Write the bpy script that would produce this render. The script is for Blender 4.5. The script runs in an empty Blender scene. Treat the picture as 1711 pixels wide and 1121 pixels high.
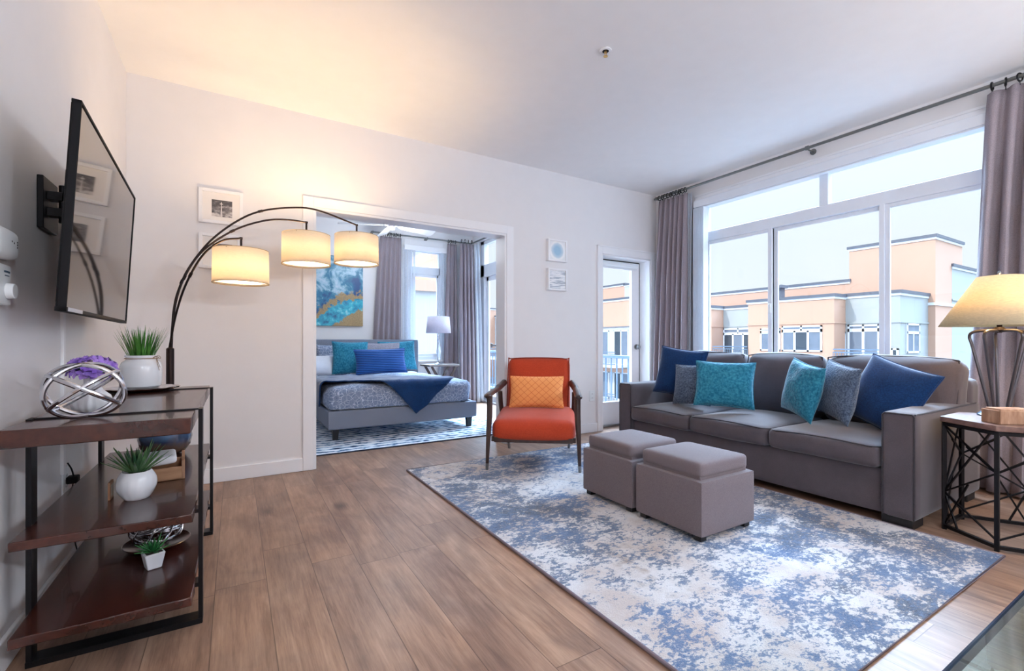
import bpy, bmesh, math, random
from mathutils import Vector, Matrix, noise
random.seed(7)
PI = math.pi
SC = bpy.context.scene
COL = SC.collection

# ------------------------------------------------------------------ camera
cam_d = bpy.data.cameras.new('camera'); cam = bpy.data.objects.new('camera', cam_d); COL.objects.link(cam)
cam.location = (0, 0, 1.0)
cam.rotation_euler = (PI/2, 0, -math.radians(31.06))
cam_d.sensor_fit = 'HORIZONTAL'; cam_d.sensor_width = 36.0
cam_d.lens = 768.0/1711*36
cam_d.shift_y = 9.5/1711
cam_d.clip_start = 0.02; cam_d.clip_end = 500
SC.camera = cam
SC.view_settings.view_transform = 'Standard'; SC.view_settings.look = 'None'
SC.view_settings.gamma = 1.0; SC.view_settings.use_curve_mapping = False
SC.view_settings.exposure = 0.18
SC.cycles.use_denoising = True
SC.cycles.max_bounces = 14; SC.cycles.diffuse_bounces = 8; SC.cycles.transparent_max_bounces = 16
SC.cycles.sample_clamp_indirect = 6.0
SC.cycles.caustics_reflective = False; SC.cycles.caustics_refractive = False

# ------------------------------------------------------------------ world: pale hazy sky, brighter overhead
W = bpy.data.worlds.new('sky'); SC.world = W; W.use_nodes = True
nt = W.node_tree; nt.nodes.clear()
wo = nt.nodes.new('ShaderNodeOutputWorld'); bg = nt.nodes.new('ShaderNodeBackground')
tc = nt.nodes.new('ShaderNodeTexCoord'); sx = nt.nodes.new('ShaderNodeSeparateXYZ'); cr = nt.nodes.new('ShaderNodeValToRGB')
nt.links.new(tc.outputs['Generated'], sx.inputs[0]); nt.links.new(sx.outputs['Z'], cr.inputs[0])
e = cr.color_ramp.elements
e[0].position = 0.0; e[0].color = (0.17, 0.19, 0.21, 1)
e[1].position = 1.0; e[1].color = (0.72, 0.92, 1.2, 1)
for p, c in ((0.015, (0.172, 0.184, 0.196, 1)), (0.18, (0.166, 0.182, 0.196, 1)), (0.30, (0.18, 0.20, 0.225, 1)), (0.5, (0.50, 0.62, 0.78, 1))):
    n = e.new(p); n.color = c
bg.inputs['Strength'].default_value = 5.0
# high sky glow added (+X, +Y), out of direct view, to brighten the rooms
ADDED_GLOW = 11.0
ADDED_FILL = 57; FAN_FILL = 24; PY = -1.1; ARC = 19.0; TBL = 7.0
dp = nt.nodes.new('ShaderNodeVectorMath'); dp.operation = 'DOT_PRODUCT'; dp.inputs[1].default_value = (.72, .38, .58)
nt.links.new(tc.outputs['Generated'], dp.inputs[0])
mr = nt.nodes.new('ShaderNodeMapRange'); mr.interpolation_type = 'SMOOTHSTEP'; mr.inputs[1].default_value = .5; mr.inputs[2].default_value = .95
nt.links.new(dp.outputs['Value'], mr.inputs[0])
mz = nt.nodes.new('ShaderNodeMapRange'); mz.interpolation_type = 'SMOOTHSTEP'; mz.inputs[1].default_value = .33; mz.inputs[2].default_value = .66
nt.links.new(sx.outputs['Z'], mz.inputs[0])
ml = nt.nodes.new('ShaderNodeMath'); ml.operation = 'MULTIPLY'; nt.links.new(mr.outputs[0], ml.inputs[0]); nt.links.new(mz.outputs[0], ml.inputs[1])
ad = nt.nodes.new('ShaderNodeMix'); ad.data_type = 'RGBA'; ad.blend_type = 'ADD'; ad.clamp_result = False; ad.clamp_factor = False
nt.links.new(ml.outputs[0], ad.inputs[0]); nt.links.new(cr.outputs[0], ad.inputs[6]); ad.inputs[7].default_value = (.62*ADDED_GLOW, .88*ADDED_GLOW, 1.22*ADDED_GLOW, 1)
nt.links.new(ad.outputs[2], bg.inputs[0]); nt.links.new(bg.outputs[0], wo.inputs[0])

def light(name, kind, loc, energy, color, rot=(0, 0, 0), **k):
    d = bpy.data.lights.new(name, kind); d.energy = energy; d.color = color
    for a, b in k.items(): setattr(d, a, b)
    o = bpy.data.objects.new(name, d); COL.objects.link(o); o.location = loc; o.rotation_euler = rot
    return o
sun = light('sun', 'SUN', (-20, 10, 30), 2.9, (1.0, 0.95, 0.88), angle=math.radians(0.6))
sun.rotation_euler = Vector((-1, .3, .93)).to_track_quat('Z', 'Y').to_euler()
# daylight portals at the glazing
def portal(loc, rot, sx_, sy_):
    o = light('daylight_portal', 'AREA', loc, 1, (1, 1, 1), rot, shape='RECTANGLE', size=sx_, size_y=sy_)
    o.data.cycles.is_portal = True
portal((4.50, 2.0, 1.6), (PI/2, 0, PI/2), 2.5, 1.85)
portal((3.88, 4.20, 1.05), (PI/2, 0, PI), 0.9, 2.1)
portal((2.65, 7.22, 1.6), (PI/2, 0, PI), 0.7, 1.9)
portal((3.62, 5.8, 1.3), (PI/2, 0, PI/2), 2.1, 2.7)

# ------------------------------------------------------------------ materials
def lin(c):
    return tuple(((v/255)/12.92 if v/255 <= .04045 else ((v/255+.055)/1.055)**2.4) for v in c)+(1,)
MATS = {}
class NG:
    def __init__(s, name):
        s.m = bpy.data.materials.new(name); s.m.use_nodes = True; s.t = s.m.node_tree
        s.b = s.t.nodes['Principled BSDF']; s.o = s.t.nodes['Material Output']; MATS[name] = s.m
    def n(s, typ, **k):
        x = s.t.nodes.new(typ)
        for a, b in k.items():
            if a.startswith('i_'):
                key = a[2:]
                key = int(key) if key.isdigit() else key
                x.inputs[key].default_value = b
            else: setattr(x, a, b)
        return x
    def l(s, a, b): s.t.links.new(a, b)
    def coord(s, scale=(1, 1, 1), loc=(0, 0, 0), rot=(0, 0, 0), kind='Object'):
        t = s.n('ShaderNodeTexCoord'); m = s.n('ShaderNodeMapping')
        m.inputs['Scale'].default_value = scale; m.inputs['Location'].default_value = loc; m.inputs['Rotation'].default_value = rot
        s.l(t.outputs[kind], m.inputs[0]); return m.outputs[0]
    def noise(s, vec, scale, detail=4, rough=.5, dist=0):
        x = s.n('ShaderNodeTexNoise'); s.l(vec, x.inputs['Vector'])
        x.inputs['Scale'].default_value = scale; x.inputs['Detail'].default_value = detail
        x.inputs['Roughness'].default_value = rough; x.inputs['Distortion'].default_value = dist
        return x.outputs['Fac']
    def ramp(s, fac, stops, interp='LINEAR'):
        x = s.n('ShaderNodeValToRGB'); x.color_ramp.interpolation = interp
        e = x.color_ramp.elements
        while len(e) < len(stops): e.new(.5)
        for i, (p, c) in enumerate(stops): e[i].position = p; e[i].color = c if len(c) == 4 else tuple(c)+(1,)
        s.l(fac, x.inputs[0]); return x.outputs[0]
    def math(s, op, a, b=None, c=None):
        x = s.n('ShaderNodeMath', operation=op)
        for i, v in enumerate((a, b, c)):
            if v is None: continue
            if isinstance(v, (int, float)): x.inputs[i].default_value = v
            else: s.l(v, x.inputs[i])
        return x.outputs[0]
    def mix(s, fac, a, b, mode='MIX'):
        x = s.n('ShaderNodeMix', data_type='RGBA', blend_type=mode)
        for i, v in ((0, fac), (6, a), (7, b)):
            if isinstance(v, (int, float)): x.inputs[i].default_value = v
            elif isinstance(v, tuple): x.inputs[i].default_value = v
            else: s.l(v, x.inputs[i])
        return x.outputs[2]
    def bump(s, h, strength=.3, dist=.01):
        x = s.n('ShaderNodeBump'); x.inputs['Strength'].default_value = strength; x.inputs['Distance'].default_value = dist
        s.l(h, x.inputs['Height']); s.l(x.outputs[0], s.b.inputs['Normal'])
    def set(s, **k):
        for a, v in k.items():
            key = {'base': 'Base Color', 'rough': 'Roughness', 'metal': 'Metallic', 'spec': 'Specular IOR Level', 'sheen': 'Sheen Weight', 'coat': 'Coat Weight', 'emis': 'Emission Color', 'estr': 'Emission Strength', 'trans': 'Transmission Weight', 'ior': 'IOR', 'sss': 'Subsurface Weight'}[a]
            if isinstance(v, (int, float, tuple)): s.b.inputs[key].default_value = v
            else: s.l(v, s.b.inputs[key])
        return s.m

def plain(name, c, rough=.5, metal=0, var=.06, scale=8, bumps=0, bscale=200, **k):
    g = NG(name); v = g.coord(); nz = g.noise(v, scale, 3)
    a = lin(c); lo = tuple(x*(1-var) for x in a[:3])+(1,); hi = tuple(min(1, x*(1+var)) for x in a[:3])+(1,)
    g.set(base=g.ramp(nz, ((.3, lo), (.7, hi))), rough=rough, metal=metal, **k)
    if bumps: g.bump(g.noise(v, bscale, 2), bumps, .002)
    return g.m
def fabric(name, c, c2=None, weave=380, var=.12, sheen=.2, bumps=.5, blot=5, rough=.9, bdist=.003):
    g = NG(name); v = g.coord()
    c2 = c2 or tuple(x*.82 for x in c)
    f1 = g.noise(v, weave, 2, .6); f2 = g.noise(v, blot, 4, .6)
    a = g.mix(g.ramp(f1, ((.35, (0, 0, 0)), (.65, (1, 1, 1)))), lin(c), lin(c2))
    b = g.mix(g.ramp(f2, ((.3, (1-var,)*3), (.7, (1, 1, 1)))), (0, 0, 0, 1), a)
    g.set(base=b, rough=rough, sheen=sheen, spec=.2); g.b.inputs['Sheen Roughness'].default_value = .4
    g.bump(f1, bumps, bdist); return g.m

white_wall = plain('white_wall_paint', (232, 230, 230), .65, var=.01, bumps=.04, bscale=140)
ceil_m = plain('white_ceiling_paint', (246, 246, 246), .8, var=.01)
trim_m = plain('white_trim_paint', (240, 240, 242), .35, var=.01)
vinyl = plain('white_vinyl', (226, 230, 236), .35, var=.02)
M_black = plain('black_metal', (26, 25, 28), .4, .6)
M_bronze = plain('dark_bronze', (38, 28, 27), .35, .7)
M_rod = plain('pewter_rod', (120, 122, 120), .35, .7)
M_ring = plain('dark_pewter', (38, 40, 42), .4, .8)
M_chrome = plain('chrome', (205, 205, 210), .16, 1, var=.02)
M_nickel = plain('satin_nickel', (150, 150, 150), .3, 1, var=.03)
M_blackfoot = plain('black_foot', (22, 20, 22), .5)
M_ceramic = plain('white_ceramic', (236, 238, 242), .18, var=.02, coat=.4)
M_ceramic_m = plain('matt_white_ceramic', (232, 234, 238), .45, var=.02)
M_plastic = plain('white_plastic', (232, 236, 238), .4, var=.01)
M_darkplastic = plain('black_plastic', (14, 13, 16), .6, spec=.2)
M_gold = plain('brass_hinge', (190, 150, 90), .35, .9)

def wood(name, c1, c2, scale=(1, 12, 12), rough=.3, rr=.1, coat=.2, big=2.2):
    g = NG(name); v = g.coord(scale)
    n1 = g.noise(v, big, 4, .5, .5); n2 = g.noise(g.coord((scale[0]*3, scale[1]*2, scale[2]*3)), 4, 3, .5)
    f = g.math('ADD', g.math('MULTIPLY', n1, .8), g.math('MULTIPLY', n2, .2))
    g.set(base=g.ramp(f, ((.3, lin(c1)), (.52, lin(tuple((a+b)/2 for a, b in zip(c1, c2)))), (.72, lin(c2)))),
          rough=g.math('ADD', rough, g.math('MULTIPLY', n2, rr)), coat=coat)
    g.bump(n2, .05, .001); return g.m
M_console = wood('dark_stained_console_wood', (38, 15, 12), (84, 40, 28), (7, .9, 7), .20, .08, .25, 1.3)
M_chairwood = wood('dark_walnut', (44, 28, 24), (74, 50, 42), (10, 10, 1), .32)
M_tablewood = wood('grey_brown_wood', (96, 70, 62), (146, 116, 106), (2, 10, 10), .38, coat=.1)
M_nightwood = wood('weathered_wood', (84, 74, 70), (126, 112, 104), (2, 10, 10), .5, coat=0)
M_box = wood('pale_rustic_wood', (136, 96, 70), (196, 160, 132), (14, 14, 3), .7, coat=0)
M_oakbox = wood('light_brown_wood', (146, 104, 74), (186, 144, 110), (2, 10, 10), .5, coat=0)

# plank floor: boards run along Y
def floor_mat():
    g = NG('laminate_planks'); tcn = g.n('ShaderNodeTexCoord'); s = g.n('ShaderNodeSeparateXYZ'); g.l(tcn.outputs['Object'], s.inputs[0])
    x, y = s.outputs[0], s.outputs[1]
    px = g.math('DIVIDE', g.math('SUBTRACT', x, .113-18.2), .182)
    ix = g.math('FLOOR', px); fx = g.math('FRACT', px)
    wn = g.n('ShaderNodeTexWhiteNoise', noise_dimensions='1D'); g.l(ix, wn.inputs['W'])
    py = g.math('DIVIDE', g.math('ADD', g.math('ADD', y, 30), g.math('MULTIPLY', wn.outputs['Value'], 3.7)), 1.25)
    iy = g.math('FLOOR', py); fy = g.math('FRACT', py)
    idn = g.math('ADD', g.math('MULTIPLY', ix, 7.31), g.math('MULTIPLY', iy, 3.17))
    wn2 = g.n('ShaderNodeTexWhiteNoise', noise_dimensions='1D'); g.l(idn, wn2.inputs['W'])
    cv = g.n('ShaderNodeCombineXYZ')
    g.l(g.math('ADD', x, g.math('MULTIPLY', wn2.outputs['Value'], 40)), cv.inputs[0]); g.l(y, cv.inputs[1]); g.l(g.math('MULTIPLY', wn2.outputs['Value'], 17), cv.inputs[2])
    def mp(sc):
        m = g.n('ShaderNodeMapping'); m.inputs['Scale'].default_value = sc; g.l(cv.outputs[0], m.inputs[0]); return m.outputs[0]
    n1 = g.noise(mp((7, 1.1, 1)), 1.3, 5, .6, 1.2)
    n2 = g.noise(mp((60, 3.5, 1)), 2.2, 5, .65, .4)
    n3 = g.noise(mp((2.6, 1.6, 1)), 1.7, 3, .5, .8)
    # growth-ring figure
    wv = g.n('ShaderNodeTexWave', wave_type='RINGS', rings_direction='Z'); g.l(mp((5.5, .8, 1)), wv.inputs['Vector'])
    wv.inputs['Scale'].default_value = 1.6; wv.inputs['Distortion'].default_value = 7; wv.inputs['Detail'].default_value = 3; wv.inputs['Detail Scale'].default_value = 1.2
    f = g.math('ADD', g.math('MULTIPLY', n1, .60), g.math('ADD', g.math('MULTIPLY', n2, .42), g.math('MULTIPLY', wv.outputs[0], .04)))
    col = g.ramp(f, ((.27, lin((94, 70, 58))), (.43, lin((134, 103, 84))), (.56, lin((158, 126, 104))), (.72, lin((182, 150, 126)))))
    tone = g.ramp(wn2.outputs['Value'], ((0, (.86, .84, .86)), (.5, (1, 1, 1)), (1, (1.0, .93, .88))))
    col = g.mix(.8, col, tone, 'MULTIPLY')
    grey = g.ramp(n3, ((.40, (1, 1, 1)), (.64, (.66, .67, .71))))
    col = g.mix(.8, col, grey, 'MULTIPLY')
    kn = g.n('ShaderNodeTexVoronoi'); g.l(mp((2.6, 1.25, 1)), kn.inputs['Vector']); kn.inputs['Scale'].default_value = 1.1
    kd = g.math('ADD', kn.outputs['Distance'], g.math('MULTIPLY', g.math('SUBTRACT', n2, .5), .12))
    knot = g.ramp(kd, ((.02, (.26, .22, .24)), (.15, (1, 1, 1))))
    col = g.mix(.9, col, knot, 'MULTIPLY')
    ex = g.math('MINIMUM', fx, g.math('SUBTRACT', 1, fx)); ey = g.math('MINIMUM', fy, g.math('SUBTRACT', 1, fy))
    em = g.math('MINIMUM', g.math('MULTIPLY', ex, .182), g.math('MULTIPLY', ey, 1.25))
    seam = g.ramp(g.math('MULTIPLY', em, 100), ((.08, (.42, .38, .36)), (.2, (1, 1, 1))))
    col = g.mix(1, col, seam, 'MULTIPLY')
    g.set(base=col, rough=g.math('ADD', .30, g.math('MULTIPLY', n2, .16)), spec=.45)
    h = g.math('ADD', g.math('MULTIPLY', seam, .6), g.math('MULTIPLY', n2, .25))
    g.bump(h, .18, .002); return g.m
M_floor = floor_mat()

def rug_mat():
    g = NG('distressed_rug'); v = g.coord()
    vs = g.coord((1.0, 1.5, 1), rot=(0, 0, .35))
    big = g.noise(g.coord(loc=(3.1, 1.35, 0)), .95, 2, .5, .4)
    mid = g.noise(vs, 5.5, 6, .68, .3); fine = g.noise(vs, 42, 4, .7)
    tiny = g.noise(v, 210, 2, .6)
    m = g.math('ADD', g.math('MULTIPLY', mid, .50), g.math('ADD', g.math('MULTIPLY', fine, .52), g.math('MULTIPLY', big, .36)))
    cream = g.mix(g.ramp(g.noise(v, 3.2, 4, .6), ((.42, (0, 0, 0)), (.62, (1, 1, 1)))), lin((214, 211, 210)), lin((192, 178, 170)))
    cream = g.mix(g.ramp(g.noise(g.coord(loc=(9, 2, 0)), 2.1, 5, .7), ((.60, (0, 0, 0)), (.70, (.8, .8, .8)))), cream, lin((150, 132, 118)))
    blue = g.mix(g.ramp(g.noise(g.coord(loc=(5, 4, 1)), 1.6, 4, .6), ((.40, (0, 0, 0)), (.58, (1, 1, 1)))), lin((30, 48, 72)), lin((34, 88, 138)))
    blue = g.mix(g.ramp(fine, ((.45, (0, 0, 0)), (.7, (1, 1, 1)))), blue, lin((96, 120, 152)))
    k = g.ramp(m, ((.668, (0, 0, 0)), (.70, (.75, .75, .75)), (.76, (1, 1, 1))))
    col = g.mix(k, cream, blue)
    col = g.mix(g.ramp(tiny, ((.3, (.0, .0, .0)), (.75, (.35, .35, .35)))), col, lin((150, 152, 160)))
    g.set(base=col, rough=.95, sheen=.15, spec=.1); g.bump(g.math('ADD', tiny, fine), .7, .006); return g.m
M_rug = rug_mat()
def bedrug_mat():
    g = NG('patterned_bedroom_rug'); v = g.coord()
    wv = g.n('ShaderNodeTexWave', wave_type='BANDS', bands_direction='Y'); g.l(g.coord(), wv.inputs['Vector'])
    wv.inputs['Scale'].default_value = 3.2; wv.inputs['Distortion'].default_value = 3; wv.inputs['Detail'].default_value = 3
    vor = g.n('ShaderNodeTexVoronoi', feature='SMOOTH_F1'); g.l(g.coord(), vor.inputs['Vector']); vor.inputs['Scale'].default_value = 14
    f = g.math('ADD', g.math('MULTIPLY', wv.outputs[0], .3), g.math('ADD', g.math('MULTIPLY', vor.outputs['Distance'], .5), g.math('MULTIPLY', g.noise(v, 26, 5, .7), .65)))
    g.set(base=g.ramp(f, ((.44, lin((38, 52, 76))), (.56, lin((92, 122, 152))), (.66, lin((186, 200, 214))), (.8, lin((222, 224, 228))))), rough=.95, spec=.1)
    g.bump(f, .5, .006); return g.m
M_bedrug = bedrug_mat()

M_sofa = fabric('grey_microsuede', (92, 84, 88), (84, 77, 82), 320, .20, .35, .12, 6)
M_sofa_d = fabric('grey_microsuede_piping', (66, 60, 64), (56, 52, 56), 90, .1, .2, .1)
M_ott = fabric('taupe_linen', (128, 117, 120), (106, 97, 101), 420, .04, .15, .5)
M_orange = fabric('burnt_orange_tweed', (196, 74, 44), (164, 56, 34), 300, .08, .2, .6)
M_orange_d = fabric('burnt_orange_piping', (150, 52, 30), None, 300)
M_navy = fabric('navy_velvet', (14, 58, 108), (8, 42, 86), 120, .3, .5, .1, 6)
M_teal = fabric('teal_plush', (60, 146, 170), (30, 108, 138), 55, .25, .4, .9, 12, bdist=.006)
M_greyshag = fabric('grey_blue_fleece', (108, 124, 146), (62, 76, 98), 95, .2, .3, 1, 20, bdist=.008)
M_greysatin = fabric('silver_satin', (150, 146, 156), (132, 128, 140), 60, .2, .3, .2)
M_bedgrey = fabric('grey_upholstery_linen', (140, 146, 160), (112, 118, 134), 330, .04, .1, .5)
M_curtain = fabric('grey_linen_curtain', (164, 152, 158), (140, 130, 136), 260, .08, .1, .4)
M_sheet = fabric('white_cotton', (226, 230, 238), (214, 218, 228), 200, .03, .1, .1)
M_shade_w = None

def paisley():
    g = NG('grey_white_paisley_duvet'); v = g.coord()
    vor = g.n('ShaderNodeTexVoronoi', feature='DISTANCE_TO_EDGE'); g.l(v, vor.inputs['Vector']); vor.inputs['Scale'].default_value = 24
    w = g.n('ShaderNodeTexVoronoi'); g.l(v, w.inputs['Vector']); w.inputs['Scale'].default_value = 24
    r = g.math('FRACT', g.math('MULTIPLY', w.outputs['Distance'], 5.5))
    l1 = g.ramp(r, ((.0, (1, 1, 1)), (.16, (0, 0, 0)), (.86, (0, 0, 0)), (1, (1, 1, 1))))
    l2 = g.ramp(vor.outputs['Distance'], ((.02, (1, 1, 1)), (.05, (0, 0, 0))))
    nz = g.ramp(g.noise(v, 60, 3, .6), ((.45, (0, 0, 0)), (.6, (1, 1, 1))))
    f = g.math('MULTIPLY', g.math('MAXIMUM', l1, l2), g.math('ADD', .45, g.math('MULTIPLY', nz, .5)))
    g.set(base=g.mix(f, lin((112, 126, 152)), lin((218, 224, 236))), rough=.9, sheen=.1, spec=.15)
    g.bump(g.noise(v, 6, 3), .3, .02); return g.m
M_duvet = paisley()
def lattice():
    g = NG('orange_lattice_print'); t = g.n('ShaderNodeTexCoord'); s = g.n('ShaderNodeSeparateXYZ'); g.l(t.outputs['Object'], s.inputs[0])
    x, z = s.outputs[0], s.outputs[2]; P = .062
    def ln(a):
        f = g.math('FRACT', g.math('DIVIDE', a, P)); d = g.math('ABSOLUTE', g.math('SUBTRACT', f, .5))
        return g.ramp(d, ((.44, (0, 0, 0)), (.475, (1, 1, 1))))
    a = g.math('ADD', x, g.math('MULTIPLY', z, 1.15)); b = g.math('SUBTRACT', x, g.math('MULTIPLY', z, 1.15))
    f = g.math('MAXIMUM', ln(g.math('ADD', a, 5)), ln(g.math('ADD', b, 5)))
    g.set(base=g.mix(g.math('MULTIPLY', f, .8), lin((238, 158, 96)), lin((204, 100, 52))), rough=.85, sheen=.1, spec=.2)
    g.bump(g.noise(g.coord(), 250, 2), .3, .002); return g.m
M_lattice = lattice()
def navy_ribbed():
    g = NG('navy_ribbed_knit'); w = g.n('ShaderNodeTexWave', bands_direction='Z'); g.l(g.coord(), w.inputs['Vector'])
    w.inputs['Scale'].default_value = 14; w.inputs['Distortion'].default_value = 1.2; w.inputs['Detail'].default_value = 3
    g.set(base=g.ramp(w.outputs[0], ((.2, lin((12, 44, 98))), (.9, lin((30, 84, 150))))), rough=.85, sheen=.3, spec=.2)
    g.bump(w.outputs[0], .6, .006); return g.m
M_navyrib = navy_ribbed()

def glass_mat(name, tint, refl=.06, rough=0.0):
    g = NG(name); tr = g.n('ShaderNodeBsdfTransparent'); gl = g.n('ShaderNodeBsdfGlossy'); mx = g.n('ShaderNodeMixShader')
    tr.inputs[0].default_value = tint; gl.inputs['Roughness'].default_value = rough
    lw = g.n('ShaderNodeLayerWeight'); lw.inputs[0].default_value = .5;
    fac = g.math('ADD', .04, g.math('MULTIPLY', g.math('POWER', lw.outputs['Facing'], 5.0), .9))
    g.l(g.math('MINIMUM', 1.0, g.math('MULTIPLY', fac, refl)), mx.inputs[0]); g.l(tr.outputs[0], mx.inputs[1]); g.l(gl.outputs[0], mx.inputs[2]); g.l(mx.outputs[0], g.o.inputs[0])
    return g.m
M_glass = glass_mat('window_glass', (.97, .985, .985, 1), .7)
M_gtable = glass_mat('table_glass', (.72, .83, .82, 1), 1.6)
M_gedge = plain('glass_green_edge', (24, 40, 62), .1, var=.05)

def shade_mat(name, c, trans=.5, tex=.9):
    g = NG(name); d = g.n('ShaderNodeBsdfDiffuse'); t = g.n('ShaderNodeBsdfTranslucent'); mx = g.n('ShaderNodeMixShader')
    v = g.coord((1, 1, 1)); f = g.noise(g.coord((1, 1, 6)), 60, 3, .6)
    c2 = tuple(x*tex for x in c); cc = g.ramp(f, ((.3, lin(c2)), (.7, lin(c))))
    g.l(cc, d.inputs[0]); g.l(cc, t.inputs[0]); mx.inputs[0].default_value = trans
    g.l(d.outputs[0], mx.inputs[1]); g.l(t.outputs[0], mx.inputs[2]); g.l(mx.outputs[0], g.o.inputs[0]); return g.m
M_arcshade = shade_mat('cream_linen_shade', (254, 248, 236), .74, .96)
M_tshade = shade_mat('parchment_shade', (236, 222, 190), .45)
M_whiteshade = shade_mat('white_fabric_shade', (236, 230, 238), .4)
M_sheer = shade_mat('white_sheer', (240, 244, 250), .5)

# ------------------------------------------------------------------ mesh helpers
def box(bm, x0, x1, y0, y1, z0, z1, rot=None, piv=None):
    r = bmesh.ops.create_cube(bm, size=1)
    M = Matrix.Translation(((x0+x1)/2, (y0+y1)/2, (z0+z1)/2)) @ Matrix.Diagonal((abs(x1-x0), abs(y1-y0), abs(z1-z0), 1))
    if rot is not None:
        p = Vector(piv or (0, 0, 0)); M = Matrix.Translation(p) @ rot @ Matrix.Translation(-p) @ M
    bmesh.ops.transform(bm, matrix=M, verts=r['verts']); return r['verts']
def bar(bm, a, b, w, h, up=(0, 0, 1)):
    a, b = Vector(a), Vector(b); d = b-a; L = d.length; z = d.normalized(); up = Vector(up)
    x = z.cross(up)
    if x.length < 1e-4: x = z.cross(Vector((1, 0, 0)))
    x.normalize(); y = x.cross(z)
    R = Matrix((x, y, z)).transposed().to_4x4()
    r = bmesh.ops.create_cube(bm, size=1)
    bmesh.ops.transform(bm, matrix=Matrix.Translation((a+b)/2) @ R @ Matrix.Diagonal((w, h, L, 1)), verts=r['verts'])
def cyl(bm, a, b, r, r2=None, seg=20):
    a, b = Vector(a), Vector(b); d = b-a
    q = d.to_track_quat('Z', 'Y').to_matrix().to_4x4()
    bmesh.ops.create_cone(bm, cap_ends=True, segments=seg, radius1=r, radius2=r if r2 is None else r2, depth=d.length, matrix=Matrix.Translation((a+b)/2) @ q)
def lathe(bm, prof, c=(0, 0, 0), seg=32, rib=0, ribn=0, fn=None):
    rows = []
    for k, (r, z) in enumerate(prof):
        row = []
        for i in range(seg):
            a = 2*PI*i/seg; rr = r
            if ribn: rr = r*(1+rib*math.cos(ribn*a))
            if fn: rr = rr*fn(a, z, k)
            row.append(bm.verts.new((c[0]+rr*math.cos(a), c[1]+rr*math.sin(a), c[2]+z)))
        rows.append(row)
    for p, q in zip(rows, rows[1:]):
        for i in range(seg): bm.faces.new((p[i], p[(i+1) % seg], q[(i+1) % seg], q[i]))
    return rows
def tube(bm, pts, r, seg=8, closed=False, radii=None, caps=True, flat=None):
    pts = [Vector(p) for p in pts]; n = len(pts); rows = []; prev = None
    for i, p in enumerate(pts):
        if closed: d = (pts[(i+1) % n]-pts[i-1])
        else: d = pts[min(i+1, n-1)]-pts[max(i-1, 0)]
        d.normalize()
        if prev is None:
            x = d.cross(Vector((0, 0, 1)))
            if x.length < 1e-3: x = d.cross(Vector((1, 0, 0)))
        else: x = prev - d*prev.dot(d)
        x.normalize(); prev = x; y = d.cross(x); rr = radii[i] if radii else r
        rows.append([bm.verts.new(p+(x*math.cos(2*PI*k/seg)+y*math.sin(2*PI*k/seg)*(flat or 1))*rr) for k in range(seg)])
    rng = range(n) if closed else range(n-1)
    for i in rng:
        a, b = rows[i], rows[(i+1) % n]
        for k in range(seg): bm.faces.new((a[k], a[(k+1) % seg], b[(k+1) % seg], b[k]))
    if not closed and caps: bm.faces.new(rows[0][::-1]); bm.faces.new(rows[-1])
def catmull(P, n=10):
    P = [Vector(p) for p in P]; Q = [P[0]*2-P[1]]+P+[P[-1]*2-P[-2]]; out = []
    for i in range(1, len(Q)-2):
        for k in range(n):
            t = k/n; a, b, c, d = Q[i-1:i+3]
            out.append(.5*((2*b)+(c-a)*t+(2*a-5*b+4*c-d)*t*t+(3*b-a-3*c+d)*t**3))
    out.append(P[-1]); return out
def softbox(bm, c, s, r=.03, bulge=(0, 0, 0), n=10, wob=0, seed=0):
    """box with rounded edges and bulging faces"""
    vs = {}; h = [a/2 for a in s]; r = min(r, *h)
    def vert(p):
        key = tuple(round(a, 5) for a in p)
        if key in vs: return vs[key]
        q = [0, 0, 0]
        # non-linear spacing puts points near the edges
        P = [math.copysign(1-(1-abs(a))**1.7, a)*hh for a, hh in zip(p, h)]
        inner = [max(-(hh-r), min(hh-r, a)) for a, hh in zip(P, h)]
        d = Vector([a-b for a, b in zip(P, inner)])
        if d.length > 1e-9: d = d.normalized()*r
        o = Vector(inner)+d
        for i in range(3):
            j, k = (i+1) % 3, (i+2) % 3
            o[i] += math.copysign(1, o[i])*(abs(o[i])/h[i])**2*bulge[i]*(1-(o[j]/h[j])**2)*(1-(o[k]/h[k])**2) if abs(o[i]) > 1e-9 else 0
        if wob: o += Vector((noise.noise(o*4+Vector((seed, 0, 0))), noise.noise(o*4+Vector((0, seed, 9))), noise.noise(o*4+Vector((5, 3, seed)))))*wob
        v = bm.verts.new(o+Vector(c)); vs[key] = v; return v
    for ax in range(3):
        for sg in (-1, 1):
            for i in range(n):
                for j in range(n):
                    f = []
                    for (a, b) in ((i, j), (i+1, j), (i+1, j+1), (i, j+1)):
                        p = [0, 0, 0]; p[ax] = sg; p[(ax+1) % 3] = -1+2*a/n; p[(ax+2) % 3] = -1+2*b/n; f.append(vert(p))
                    bm.faces.new(f if sg > 0 else f[::-1])
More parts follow.
